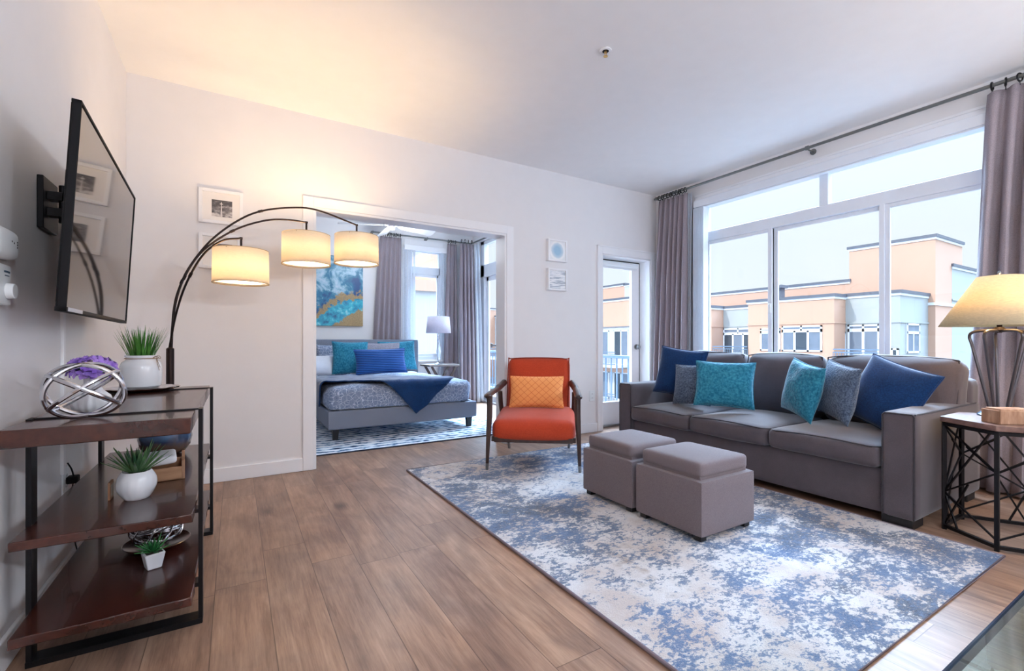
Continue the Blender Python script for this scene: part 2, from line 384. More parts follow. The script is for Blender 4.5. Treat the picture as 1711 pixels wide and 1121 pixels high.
def pillow(bm, w, h, t, n=18, pinch=.07, wr=.006, seed=0):
    """pillow standing in local XZ, thickness along Y, centred"""
    def pt(u, v, s):
        x = w/2*u*(1-pinch*(1-v*v)); z = h/2*v*(1-pinch*(1-u*u))
        e = max(0, (1-u**2)*(1-v**2))**.42
        y = s*t/2*e + wr*noise.noise(Vector((x*9+seed, z*9, s*3)))*e
        return Vector((x, y, z))
    G = {}
    for s in (-1, 1):
        for i in range(n+1):
            for j in range(n+1):
                u, v = math.sin(PI/2*(-1+2*i/n)), math.sin(PI/2*(-1+2*j/n))
                edge = i in (0, n) or j in (0, n)
                k = (0 if edge else s, i, j)
                if k not in G: G[k] = bm.verts.new(pt(u, v, s))
        for i in range(n):
            for j in range(n):
                q = [G[(0 if a in (0, n) or b in (0, n) else s, a, b)] for a, b in ((i, j), (i+1, j), (i+1, j+1), (i, j+1))]
                bm.faces.new(q if s < 0 else q[::-1])
def pillow_piping(bm, w, h, pinch=.07, r=.006):
    P = []
    def e(u, v): return (w/2*u*(1-pinch*(1-v*v)), 0, h/2*v*(1-pinch*(1-u*u)))
    N = 14
    for k in range(N): P.append(e(-1+2*k/N, -1))
    for k in range(N): P.append(e(1, -1+2*k/N))
    for k in range(N): P.append(e(1-2*k/N, 1))
    for k in range(N): P.append(e(-1, 1-2*k/N))
    tube(bm, P, r, 6, closed=True)
def poly_prism(bm, pts, z0, z1):
    a = [bm.verts.new((x, y, z0)) for x, y in pts]; b = [bm.verts.new((x, y, z1)) for x, y in pts]
    bm.faces.new(a[::-1]); bm.faces.new(b)
    for i in range(len(pts)): j = (i+1) % len(pts); bm.faces.new((a[i], a[j], b[j], b[i]))

# ------------------------------------------------------------------ object helpers
def thing(name, label, cat, loc=(0, 0, 0), rotz=0, group=None):
    o = bpy.data.objects.new(name, None); COL.objects.link(o); o.empty_display_size = .1
    o.location = loc; o.rotation_euler = (0, 0, rotz); o['label'] = label; o['category'] = cat
    if group: o['group'] = group
    return o
def mat4(o):
    M = Matrix.Translation(o.location) @ o.rotation_euler.to_matrix().to_4x4() @ Matrix.Diagonal(tuple(o.scale)+(1,))
    return mat4(o.parent) @ M if o.parent else M
def obj(name, bm, m, parent=None, smooth=True, bevel=0, world=False, solid=0, sub=0, label=None, seg=2, angle=35):
    """links the bmesh as one object; world=True: coordinates are world ones"""
    if parent is not None and world:
        bmesh.ops.transform(bm, matrix=mat4(parent).inverted(), verts=bm.verts)
    bmesh.ops.recalc_face_normals(bm, faces=bm.faces)
    me = bpy.data.meshes.new(name); bm.to_mesh(me); bm.free()
    o = bpy.data.objects.new(name, me); COL.objects.link(o)
    for x in (m if isinstance(m, (list, tuple)) else [m]): me.materials.append(x)
    if parent is not None: o.parent = parent
    if smooth:
        me.shade_smooth() if hasattr(me, 'shade_smooth') else None
        ca = math.cos(math.radians(angle))
        bm2 = bmesh.new(); bm2.from_mesh(me)
        for e_ in bm2.edges:
            if len(e_.link_faces) == 2 and e_.link_faces[0].normal.dot(e_.link_faces[1].normal) < ca: e_.smooth = False
        for f_ in bm2.faces: f_.smooth = True
        bm2.to_mesh(me); bm2.free()
    if solid: q = o.modifiers.new('s', 'SOLIDIFY'); q.thickness = solid; q.offset = 0
    if bevel: q = o.modifiers.new('b', 'BEVEL'); q.width = bevel; q.segments = seg; q.limit_method = 'ANGLE'; q.angle_limit = math.radians(40); q.harden_normals = False
    if sub: q = o.modifiers.new('u', 'SUBSURF'); q.levels = sub; q.render_levels = sub
    if label: o['label'] = label
    return o
def tag(o, label, cat, group=None):
    o['label'] = label; o['category'] = cat
    if group: o['group'] = group
    return o
def struct(name, bm, m, parent=None, **k):
    o = obj(name, bm, m, parent, **k)
    if parent is None: o['kind'] = 'structure'
    return o
def sempty(name, loc=(0, 0, 0)):
    o = bpy.data.objects.new(name, None); COL.objects.link(o); o.location = loc; o['kind'] = 'structure'; return o
def dup(root, loc, rotz, label, group=None):
    r = root.copy(); COL.objects.link(r); r.location = loc; r.rotation_euler = (0, 0, rotz); r['label'] = label
    if group: r['group'] = group
    for ch in list(root.children):
        c = ch.copy(); COL.objects.link(c); c.parent = r
        for gch in list(ch.children):
            d = gch.copy(); COL.objects.link(d); d.parent = c
    return r
B = bmesh.new

# camera geometry, used to place measured points: pixel -> world on a plane
_S, _C = math.sin(math.radians(31.06)), math.cos(math.radians(31.06))
def at(u, v, x=None, y=None, z=None):
    t = (u-855.5)/768; r = (_S+_C*t, _C-_S*t, -(v-570)/768)
    k = x/r[0] if x is not None else y/r[1] if y is not None else (z-1)/r[2]
    return Vector((r[0]*k, r[1]*k, 1+r[2]*k))

# ================================================================== ROOM SHELL
WY, WB = 3.876, 4.03; RX = 4.378; LX = -.61; H = 2.76; BY = 7.0; BX = 3.45; YB = -3.4
bm = B(); box(bm, LX-.15, RX+.2, YB-.1, BY+.15, -.1, 0)
struct('floor', bm, M_floor, smooth=False)
bm = B(); box(bm, LX-.15, RX+.2, YB-.1, WB, H, H+.1); box(bm, LX-.15, BX+.15, WB, BY+.15, H, H+.1)
struct('ceiling', bm, ceil_m, smooth=False)
bm = B(); box(bm, LX-.15, LX, YB, BY+.1, 0, H); struct('wall_left', bm, white_wall, smooth=False)
bm = B(); box(bm, LX-.15, RX+.2, YB-.15, YB, 0, H); struct('wall_near', bm, white_wall, smooth=False)
# far wall with the wide opening and the balcony door
OX0, OX1, OZ = .523, 2.265, 2.045; DX0, DX1, DZ = 3.50, 4.27, 1.975
bm = B()
box(bm, LX, OX0, WY, WB, 0, H); box(bm, OX0, OX1, WY, WB, OZ, H); box(bm, OX1, DX0, WY, WB, 0, H)
box(bm, DX0, DX1, WY, WB, DZ, H); box(bm, DX1, RX+.15, WY, WB, 0, H)
struct('wall_far', bm, white_wall, smooth=False)
# right wall with the big window
WY0, WY1, WZ0, WZ1 = .80, 3.235, .70, 2.50
bm = B()
box(bm, RX, RX+.15, YB, WY0, 0, H); box(bm, RX, RX+.15, WY1, WY, 0, H); box(bm, RX, RX+.15, WY0, WY1, 0, WZ0); box(bm, RX, RX+.15, WY0, WY1, WZ1, H)
struct('wall_right', bm, white_wall, smooth=False)
# bedroom back wall and right wall
BWX0, BWX1, BWZ0, BWZ1 = 2.34, 2.90, .70, 2.46
bm = B()
box(bm, LX, BWX0, BY, BY+.15, 0, H); box(bm, BWX0, BWX1, BY, BY+.15, 0, BWZ0); box(bm, BWX0, BWX1, BY, BY+.15, BWZ1, H); box(bm, BWX1, BX+.15, BY, BY+.15, 0, H)
struct('wall_bedroom_back', bm, white_wall, smooth=False)
GY0, GY1 = 4.85, 6.80
bm = B()
box(bm, BX, BX+.15, WB, GY0, 0, H); box(bm, BX, BX+.15, GY1, BY, 0, H); box(bm, BX, BX+.15, GY0, GY1, 2.64, H)
struct('wall_bedroom_right', bm, white_wall, smooth=False)

# baseboards
bm = B(); box(bm, LX, OX0-.075, WY-.014, WY, 0, .098); box(bm, OX1+.075, DX0-.07, WY-.014, WY, 0, .098)
struct('baseboard_far', bm, trim_m, bevel=.003)
bm = B(); box(bm, LX, LX+.014, YB, WY-.014, 0, .098); struct('baseboard_left', bm, trim_m, bevel=.003)
bm = B(); box(bm, LX, BX, BY-.014, BY, 0, .098); struct('baseboard_bedroom', bm, trim_m, bevel=.003)
# casing of the wide opening (trim) and its jamb
bm = B()
cw = .078
box(bm, OX0-cw, OX0, WY-.018, WY, 0, OZ+cw); box(bm, OX1, OX1+cw, WY-.018, WY, 0, OZ+cw); box(bm, OX0-.001, OX1+.001, WY-.018, WY, OZ, OZ+cw)
struct('trim_1', bm, trim_m, bevel=.004)
bm = B()
box(bm, OX0, OX0+.02, WY-.01, WB+.01, 0, OZ); box(bm, OX1-.02, OX1, WY-.01, WB+.01, 0, OZ); box(bm, OX0+.02, OX1-.02, WY-.01, WB+.01, OZ-.02, OZ)
box(bm, OX0+.02, OX0+.032, WB-.06, WB-.025, 0, OZ-.02)
struct('trim_2', bm, trim_m, bevel=.002)
# balcony door casing
bm = B(); cw = .068
box(bm, DX0-cw, DX0, WY-.018, WY, 0, DZ+cw+.02); box(bm, DX1, DX1+cw, WY-.018, WY, 0, DZ+cw+.02); box(bm, DX0-.001, DX1+.001, WY-.018, WY, DZ, DZ+cw+.02)
box(bm, DX0, DX0+.015, WY-.01, WB, 0, DZ); box(bm, DX1-.015, DX1, WY-.01, WB, 0, DZ); box(bm, DX0, DX1, WY-.01, WB, DZ-.015, DZ)
box(bm, DX0-cw-.004, DX0-cw+.012, WY-.024, WY, .0, DZ+cw+.024); box(bm, DX0-cw-.004, DX1+cw+.004, WY-.024, WY, DZ+cw+.008, DZ+cw+.024)
struct('trim_3', bm, trim_m, bevel=.004)

# ---- balcony door
dt = sempty('door_1', (DX0+.015, WB, 0))
bm = B(); y0, y1 = WB, WB+.045; xa, xb = DX0+.018, DX1-.02
g0x, g1x, g0z, g1z = xa+.10, xb-.115, .27, 1.875
box(bm, xa, g0x, y0, y1, .02, DZ-.03); box(bm, g1x, xb, y0, y1, .02, DZ-.03); box(bm, g0x, g1x, y0, y1, .02, g0z); box(bm, g0x, g1x, y0, y1, g1z, DZ-.03)
obj('door_leaf', bm, trim_m, dt, world=True, bevel=.003)
bm = B()
for a in ((g0x, g0x+.02, g0z, g1z), (g1x-.02, g1x, g0z, g1z), (g0x, g1x, g0z, g0z+.02), (g0x, g1x, g1z-.02, g1z)): box(bm, a[0], a[1], y0-.01, y0+.03, a[2], a[3])
obj('glazing_bead', bm, trim_m, dt, world=True, bevel=.003)
bm = B(); box(bm, g0x, g1x, y0+.02, y0+.026, g0z, g1z); obj('glass_pane', bm, M_glass, dt, smooth=False, world=True)
bm = B(); cyl(bm, (xb-.055, y0, .93), (xb-.055, y0-.012, .93), .032); cyl(bm, (xb-.055, y0-.012, .93), (xb-.055, y0-.045, .93), .012)
cyl(bm, (xb-.055, y0-.04, .93), (xb-.055, y0-.055, .93), .029, .022); cyl(bm, (xb-.055, y0-.028, .93), (xb-.055, y0-.041, .93), .018, .029)
obj('door_knob', bm, M_nickel, dt, world=True, bevel=.001)
bm = B(); cyl(bm, (xa+.05, y0-.025, 1.905), (xb-.06, y0-.025, 1.905), .026); box(bm, xa+.04, xb-.05, y0-.012, y0-.002, 1.86, 1.93)
obj('roller_blind', bm, M_plastic, dt, world=True)
bm = B(); box(bm, DX0+.01, DX1-.01, WB-.03, WB+.12, 0, .02); obj('threshold', bm, M_nickel, dt, world=True, bevel=.002)
bm = B(); box(bm, xb-.0, xb+.012, y0+.0, y0+.04, .02, DZ-.02); box(bm, xa, xb, y0, y0+.04, DZ-.031, DZ-.016)
obj('weather_strip', bm, M_darkplastic, dt, world=True, smooth=False)

# ---- bedroom double door leaves standing open
def leaf(name, hx, hy, ang):
    d = sempty(name, (hx, hy, 0)); d.rotation_euler = (0, 0, ang)
    bm = B(); box(bm, .0, .82, -.035, 0, .012, OZ-.03); obj('door_leaf', bm, trim_m, d, bevel=.002)
    for z in (.25, 1.02, 1.80):
        bm = B(); cyl(bm, (-.006, -.04, z-.045), (-.006, -.04, z+.045), .007, seg=10); box(bm, -.002, .03, -.0375, -.035, z-.045, z+.045)
        box(bm, -.0025, 0.0, -.035, -.002, z-.045, z+.045)
        obj('hinge', bm, M_gold if z > 1.5 else M_nickel, d)
    bm = B(); cyl(bm, (.76, 0, .95), (.76, .05, .95), .012, seg=12); cyl(bm, (.76, .045, .95), (.76, .07, .95), .028); cyl(bm, (.76, -.035, .95), (.76, -.08, .95), .012, seg=12); cyl(bm, (.76, -.08, .95), (.76, -.105, .95), .028)
    obj('door_knob', bm, M_nickel, d)
    return d
leaf('door_2', OX1-.012, WB+.012, math.atan2(.869, .495)+.012)
leaf('door_3', OX0-.01, WB+.06, math.radians(168))
bm = B()
for z in (1.03, .36): box(bm, OX0+.02, OX0+.022, WY+.06, WY+.115, z-.045, z+.045)
struct('trim_4', bm, M_nickel, smooth=False)

# ---- big living room window (window_1)
w1 = sempty('window_1', (RX, 2.0, WZ0))
X0, X1 = RX+.045, RX+.115; k = 1.016
Y = lambda v: v*k
Z = lambda v: 1+(v-1)*k
bm = B()
for y0_, y1_, z0_, z1_ in ((Y(3.163), WY1, WZ0, WZ1), (WY0, Y(.86), WZ0, WZ1), (WY0, WY1, Z(2.445), WZ1), (WY0, WY1, WZ0, .76), (WY0, WY1, Z(2.072), Z(2.176)), (Y(1.977), Y(2.048), Z(2.17), WZ1)):
    box(bm, X0, X1, y0_, y1_, z0_, z1_)
obj('window_frame', bm, vinyl, w1, world=True, bevel=.006)
for a, b_, nm, off in ((Y(2.455), Y(2.494), 'mullion', 0), (Y(1.575), Y(1.612), 'mullion', 0)):
    bm = B(); box(bm, X0-.008, X1-.01, a, b_, .76, Z(2.075)); obj(nm, bm, vinyl, w1, world=True, bevel=.004)
sb = [(Y(.86), Y(1.575)), (Y(1.575), Y(2.455)), (Y(2.455), Y(3.163))]
for i, (a, b_) in enumerate(sb):
    bm = B(); xs = X0+.008 if i != 1 else X0+.034; f = .030 if i != 1 else .034
    box(bm, xs, xs+.024, a, a+f, .76, Z(2.072)); box(bm, xs, xs+.024, b_-f, b_, .76, Z(2.072)); box(bm, xs, xs+.024, a+f, b_-f, .76, .80); box(bm, xs, xs+.024, a+f, b_-f, Z(2.04), Z(2.072))
    s_ = obj('sash', bm, vinyl, w1, world=True, bevel=.003)
    bm = B(); box(bm, xs+.010, xs+.014, a+f, b_-f, .80, Z(2.04)); obj('glass_pane', bm, M_glass, s_, smooth=False, world=True)
for a, b_ in ((Y(.86), Y(1.977)), (Y(2.048), Y(3.163))):
    bm = B(); box(bm, X0+.03, X0+.034, a, b_, Z(2.176), Z(2.445)); obj('glass_pane', bm, M_glass, w1, smooth=False, world=True)
bm = B(); box(bm, X0-.022, X0, Y(2.462), Y(2.484), 1.27, 1.36); obj('sash_lock', bm, M_plastic, w1, world=True, bevel=.003)
bm = B(); box(bm, RX-.03, RX+.06, WY0-.04, WY1+.04, WZ0-.03, WZ0); obj('window_sill', bm, trim_m, w1, world=True, bevel=.004)
bm = B()
box(bm, RX-.014, RX, WY1, WY1+.08, WZ0-.03, 2.60); box(bm, RX-.014, RX, WY0-.08, WY0, WZ0-.03, 2.60); box(bm, RX-.014, RX, WY0, WY1, WZ1, 2.60)
box(bm, RX-.024, RX-.014, WY0-.08, WY1+.08, 2.585, 2.605); box(bm, RX-.02, RX-.014, WY0-.08, WY1+.08, 2.54, 2.545)
obj('window_casing', bm, trim_m, w1, world=True, bevel=.003)

# ---- bedroom window (window_2)
w2 = sempty('window_2', (2.62, BY, BWZ0))
X_, Xr = BWX0, BWX1; ya, yb = BY+.05, BY+.11
bm = B()
for a in ((X_, X_+.05, BWZ0, BWZ1), (Xr-.05, Xr, BWZ0, BWZ1), (X_, Xr, BWZ0, BWZ0+.06), (X_, Xr, BWZ1-.04, BWZ1), (X_, Xr, 2.07, 2.19)): box(bm, a[0], a[1], ya, yb, a[2], a[3])
obj('window_frame', bm, vinyl, w2, world=True, bevel=.005)
bm = B()
for a in ((X_+.05, X_+.08, .76, 2.07), (Xr-.08, Xr-.05, .76, 2.07), (X_+.05, Xr-.05, .76, .80), (X_+.05, Xr-.05, 2.03, 2.07)): box(bm, a[0], a[1], ya+.01, yb-.02, a[2], a[3])
s_ = obj('sash', bm, vinyl, w2, world=True, bevel=.003)
bm = B(); box(bm, X_+.08, Xr-.08, ya+.02, ya+.024, .8, 2.03); obj('glass_pane', bm, M_glass, s_, smooth=False, world=True)
bm = B(); box(bm, X_+.05, Xr-.05, ya+.02, ya+.024, 2.19, BWZ1-.04); obj('glass_pane', bm, M_glass, w2, smooth=False, world=True)
bm = B(); box(bm, X_-.08, X_, BY-.014, BY, BWZ0-.08, 2.6); box(bm, Xr, Xr+.08, BY-.014, BY, BWZ0-.08, 2.6); box(bm, X_, Xr, BY-.014, BY, BWZ1, 2.6); box(bm, X_-.08, Xr+.08, BY-.06, BY, BWZ0-.03, BWZ0)
box(bm, X_-.1, Xr+.1, BY-.07, BY-.014, 2.42, 2.50)
obj('window_casing', bm, trim_m, w2, world=True, bevel=.004)
# ---- bedroom glazed balcony door (window_3)
w3 = sempty('window_3', (BX, 5.8, 0))
bm = B(); xa, xb = BX+.04, BX+.12
for a in ((GY0, GY0+.07, 0, 2.64), (6.68, GY1, 0, 2.64), (GY0, GY1, 0, .03), (GY0, GY1, 2.58, 2.64), (GY0, GY1, 2.05, 2.25), (5.73, 5.79, 2.25, 2.6)): box(bm, xa, xb, a[0], a[1], a[2], a[3])
obj('window_frame', bm, vinyl, w3, world=True, bevel=.005)
for a, b_, o_ in ((GY0+.07, 5.80, .015), (5.72, 6.68, .045)):
    bm = B()
    for q in ((a, a+.07, .03, 2.05), (b_-.07, b_, .03, 2.05), (a, b_, .03, .12), (a, b_, 1.98, 2.05)): box(bm, xa+o_, xa+o_+.028, q[0], q[1], q[2], q[3])
    s_ = obj('sash', bm, vinyl, w3, world=True, bevel=.003)
    bm = B(); box(bm, xa+o_+.012, xa+o_+.016, a+.07, b_-.07, .12, 1.98); obj('glass_pane', bm, M_glass, s_, smooth=False, world=True)
for a, b_ in ((GY0+.07, 5.73), (5.79, 6.68)):
    bm = B(); box(bm, xa+.03, xa+.034, a, b_, 2.25, 2.58); obj('glass_pane', bm, M_glass, w3, smooth=False, world=True)
bm = B(); box(bm, BX-.014, BX, GY1, GY1+.08, 0, 2.70); box(bm, BX-.014, BX, GY0-.08, GY0, 0, 2.70); box(bm, BX-.014, BX, GY0, GY1, 2.64, 2.70)
obj('window_casing', bm, trim_m, w3, world=True, bevel=.003)

# baseboard heater below the big window
t = thing('baseboard_heater', 'white electric baseboard heater along the wall below the big window, with dark slot', 'heater', (RX-.04, 1.8, 0))
bm = B(); box(bm, RX-.075, RX-.004, .35, 3.1, .02, .15); box(bm, RX-.06, RX-.004, .35, 3.1, .15, .175); box(bm, RX-.05, RX-.004, .35, 3.1, .195, .235); obj('housing', bm, trim_m, t, world=True, bevel=.004)
bm = B(); box(bm, RX-.045, RX-.006, .36, 3.09, .172, .20); obj('slot', bm, M_darkplastic, t, smooth=False, world=True)

# ================================================================== OUTDOORS
M_ofac = plain('orange_stucco', (190, 152, 130), .9, var=.02, scale=.6)
M_gfac = plain('grey_stucco', (160, 163, 162), .9, var=.02, scale=.6)
M_wfac = plain('pale_stucco', (176, 176, 178), .9, var=.02, scale=.6)
M_coping = plain('blue_grey_coping', (84, 88, 98), .5, var=.03)
M_wtrim = plain('white_exterior_trim', (222, 224, 228), .5, var=.02)
M_extglass = plain('dark_window_glass', (54, 64, 74), .35, var=.1, scale=1.5)
M_extblind = plain('pale_window_blinds', (104, 114, 128), .5, var=.1, scale=2)
M_rail = plain('grey_blue_railing', (104, 124, 146), .4, .3)
M_asphalt = plain('asphalt', (92, 92, 94), .95, var=.05, scale=.4)
M_conc = plain('pale_concrete', (168, 172, 176), .85, var=.05)
bm = B(); box(bm, -60, 90, -60, 120, -12.2, -12); struct('ground', bm, M_asphalt, smooth=False)

FX = 28.0; RXX = 29.3
ab = thing('apartment_building', 'long orange and grey stucco apartment building with a square tower, across the street', 'building', (FX+6, 20, -12))
def ewall(y0, y1, x0, x1, z1, m, z0=-12, cop=True, band=None):
    bm = B(); box(bm, x0, x1, y0, y1, z0, z1); obj('wall', bm, m, ab, smooth=False, world=True)
    if cop:
        bm = B(); box(bm, x0-.10, x1+.1, y0-.10, y1+.1, z1, z1+.16); obj('coping', bm, M_coping, ab, smooth=False, world=True)
        bm = B(); box(bm, x0-.05, x1, y0-.05, y1+.05, z1-.12, z1); obj('coping_trim', bm, M_wtrim, ab, smooth=False, world=True)
    if band:
        bm = B(); box(bm, x0-.05, x1, y0-.05, y1+.05, band-.06, band+.02); obj('ledge', bm, m, ab, smooth=False, world=True)
def ewin(yl, yr, zt, zb, x, panes, transom=None, m=None, blinds=()):
    """framed window on the -X face; yl > yr"""
    bm = B(); w = .09
    for a in ((yl-w, yl, zb, zt), (yr, yr+w, zb, zt), (yr, yl, zb, zb+w), (yr, yl, zt-w, zt)): box(bm, x-.06, x+.02, a[0], a[1], a[2], a[3])
    zt2 = zt
    if transom: box(bm, x-.06, x+.02, yr, yl, transom-.09, transom+.09); zt2 = transom; box(bm, x-.06, x+.02, (yl+yr)/2-.05, (yl+yr)/2+.05, transom, zt)
    for i in range(1, panes): yy = yr+(yl-yr)*i/panes; box(bm, x-.06, x+.02, yy-.06, yy+.06, zb, zt2)
    f = obj('window', bm, M_wtrim, ab, smooth=False, world=True)
    for i in range(panes):
        a, b = yr+(yl-yr)*i/panes, yr+(yl-yr)*(i+1)/panes
        bm = B(); box(bm, x-.03, x+.0, a+.03, b-.03, zb+.05, zt2); obj('pane', bm, M_extblind if i in blinds else M_extglass, f, smooth=False, world=True)
    if transom:
        bm = B(); box(bm, x-.03, x+.0, yr+.03, yl-.03, transom+.05, zt-.05); obj('pane', bm, M_extblind, f, smooth=False, world=True)
def erail(yl, yr, z0, z1, x, parent=None):
    bm = B(); box(bm, x-.03, x+.03, yr, yl, z1-.07, z1); box(bm, x-.03, x+.03, yr, yl, z1-.22, z1-.17); box(bm, x-.03, x+.03, yr, yl, z0, z0+.06)
    n = int((yl-yr)/.13)
    for i in range(n+1): yy = yr+(yl-yr)*i/n; box(bm, x-.015, x+.015, yy-.012, yy+.012, z0, z1-.17)
    obj('balcony_railing', bm, M_rail, ab, smooth=False, world=True)
def P(u, v, x=FX): q = at(u, v, x=x); return q.y, q.z
yA = P(1189, 511)[0]; yB = P(1250, 506)[0]; yC = P(1393.5, 491)[0]
zA = P(1189, 514)[1]; zB = P(1300, 502)[1]; band = P(1301, 541)[1]
yD = P(1504, 484, RXX)[0]; zD = P(1504, 489, RXX)[1]
ewall(yA, 26.5, FX, 36, zA, M_ofac, band=band)
ewall(yB, yA, RXX, 36, zA-.02, M_gfac, band=band)
ewall(yC, yB, FX, 36, zB, M_ofac, band=band)
ewall(yD, yC, RXX, 40, zD, M_gfac, band=band-.02)
# set-back upper storey and tower
UX = 33.0
zU = P(1300, 482, UX)[1]; yT = P(1419, 415, UX)[0]; yT2 = P(1563, 394, UX)[0]; zT = P(1500, 405, UX)[1]
ewall(yT, 27.5, UX, 41, zU, M_ofac)
ewall(yT2, yT, UX, 37.2, zT, M_ofac)
bm = B(); box(bm, UX-.05, 37.25, yT2-.05, yT, zU-1.75, zU-1.6); obj('ledge', bm, M_wtrim, ab, smooth=False, world=True)
yG = P(1583, 443, 35.5)[0]; zG = P(1583, 446, 35.5)[1]
ewall(yG-.2, yD+.3, 35.5, 44, zG, M_gfac, band=zG-1.9)
bm = B()
for u_, v_ in ((1302, 494),): y_, z_ = P(u_, v_, 31); box(bm, 31, 31.4, y_-.15, y_+.15, zB, z_+.55); box(bm, 30.8, 31.6, y_-.25, y_+.2, z_+.5, z_+.7); box(bm, 30.9, 31.3, y_-1.6, y_-.6, zB, zB+.45)
obj('roof_vent', bm, M_coping, ab, smooth=False, world=True)
# far part, seen through the balcony doors
ewall(26.5, 34.5, FX-.6, 36, 4.45, M_ofac, z0=2.25, band=2.3)
ewall(26.5, 34.5, FX-.5, 36, 2.25, M_wfac, cop=False)
ewall(33.2, 46, UX, 41, 6.6, M_ofac); ewall(31.6, 33.2, UX, 41, 6.5, M_wfac); ewall(27.5, 31.6, UX, 41, zU, M_ofac)
ewall(34.5, 39, RXX, 36, 3.2, M_wfac, band=band); ewall(39, 47, FX-.4, 36, 4.9, M_ofac, band=2.4); ewall(47, 53, RXX, 36, 4.2, M_wfac, band=2.4); ewall(53, 70, FX, 36, 5.2, M_ofac, band=2.6)
# windows
a, b_ = P(1302+5, 545), P(1374, 588); ewin(a[0], b_[0], a[1], b_[1], FX, 3, transom=P(1340, 552.5)[1], blinds=(0, 2))
a, b_ = P(1271, 549), P(1296, 586); ewin(a[0], b_[0]-.3, a[1], b_[1], FX, 2, transom=P(1275, 555)[1], blinds=(0, 1))
a, b_ = P(1209, 549, RXX), P(1250, 600, RXX); ewin(a[0], b_[0]-.4, a[1], -.9, RXX, 3, transom=P(1230, 557.5, RXX)[1], blinds=(1,))
a, b_ = P(1417, 543, RXX), P(1470, 600, RXX); ewin(a[0], b_[0], a[1], -.9, RXX, 2, transom=P(1440, 551.5, RXX)[1], blinds=(0, 1))
a, b_ = P(1396, 555, RXX), P(1413, 600, RXX); ewin(a[0], b_[0], a[1], -.9, RXX, 2, blinds=(1,))
a = P(1489, 582, RXX); b_ = P(1502, 600, RXX); ewin(a[0], b_[0], a[1], -.9, RXX, 1)
# side window on the grey end wall (faces -Y)
xs = [at(u, 570, y=yD).x for u in (1514, 1535)]
bm = B(); zt, zb = [at(1515, v, y=yD).z for v in (540, 590)]
for q in ((xs[0], xs[0]+.1, zb, zt), (xs[1]-.1, xs[1], zb, zt), (xs[0], xs[1], zb, zb+.1), (xs[0], xs[1], zt-.1, zt), (xs[0], xs[1], zt-.55, zt-.42), ((xs[0]+xs[1])/2-.04, (xs[0]+xs[1])/2+.04, zb, zt-.5)): box(bm, q[0], q[1], yD-.06, yD+.02, q[2], q[3])
f = obj('window', bm, M_wtrim, ab, smooth=False, world=True)
bm = B(); box(bm, xs[0]+.05, xs[1]-.05, yD-.03, yD, zb+.05, zt-.05); obj('pane', bm, M_extblind, f, smooth=False, world=True)
bm = B(); q = at(1563, 524, y=yD); box(bm, q.x-.2, q.x+.2, yD-.25, yD, q.z-.12, q.z+.12); obj('wall_light', bm, M_coping, ab, smooth=False, world=True)
erail(P(1191, 580, FX-.1)[0], yB, -1.0, P(1220, 578, FX)[1], FX-.1)
erail(yC+.0, P(1482, 583, FX-.1)[0], -1.0, P(1440, 583, FX)[1], FX-.1)
bm = B(); box(bm, FX-.2, RXX, yB, yA, -1.2, -1.0); obj('balcony_slab', bm, M_wtrim, ab, smooth=False, world=True); bm = B(); box(bm, FX-.2, RXX, yD+1.0, yC, -1.2, -1.0); obj('balcony_slab', bm, M_wtrim, ab, smooth=False, world=True)
# windows and balconies of the far part
for zt, zb in ((1.9, -.4), (-1.6, -3.9), (-4.9, -7.2)):
    for y0_ in (33.6, 31.2, 28.9): ewin(y0_, y0_-1.7, zt, zb, FX-.5, 2, blinds=(0,))
    for y0_ in (46, 43, 52, 50, 59, 57): ewin(y0_, y0_-1.8, zt+.2, zb, FX-.4 if 39 < y0_ < 47 else RXX if y0_ < 53 else FX, 2, blinds=(1,))
for z_ in (-.9, -4.3):
    bm = B(); box(bm, FX-2.0, FX-.4, 27.2, 34.2, z_-.25, z_); obj('balcony_slab', bm, M_wtrim, ab, smooth=False, world=True)
    erail(34.2, 27.2, z_, z_+1.05, FX-2.0)
    bm = B(); box(bm, FX-2.1, FX-.4, 39.5, 60, z_-.25, z_); obj('balcony_slab', bm, M_wtrim, ab, smooth=False, world=True)
    erail(52, 39.5, z_, z_+1.05, FX-2.0)
ewall(26.5, 34.5, FX-.65, FX-.4, -1.25, M_ofac, z0=-1.6, cop=False)

# neighbouring wing seen through the bedroom window
nb = thing('neighbouring_house', 'pale building with an orange band under its roof, right outside the bedroom window', 'building', (1, 17, -12))
bm = B(); box(bm, -8, 6.6, 14.2, 24, -12, 2.62); obj('wall', bm, M_wfac, nb, smooth=False, world=True)
bm = B(); box(bm, -8.05, 6.65, 14.12, 24, 2.62, 2.98); obj('roof_band', bm, M_ofac, nb, smooth=False, world=True)
bm = B(); box(bm, 5.62, 6.6, 14.6, 20, 2.98, 4.1); obj('roof_block', bm, M_ofac, nb, smooth=False, world=True)

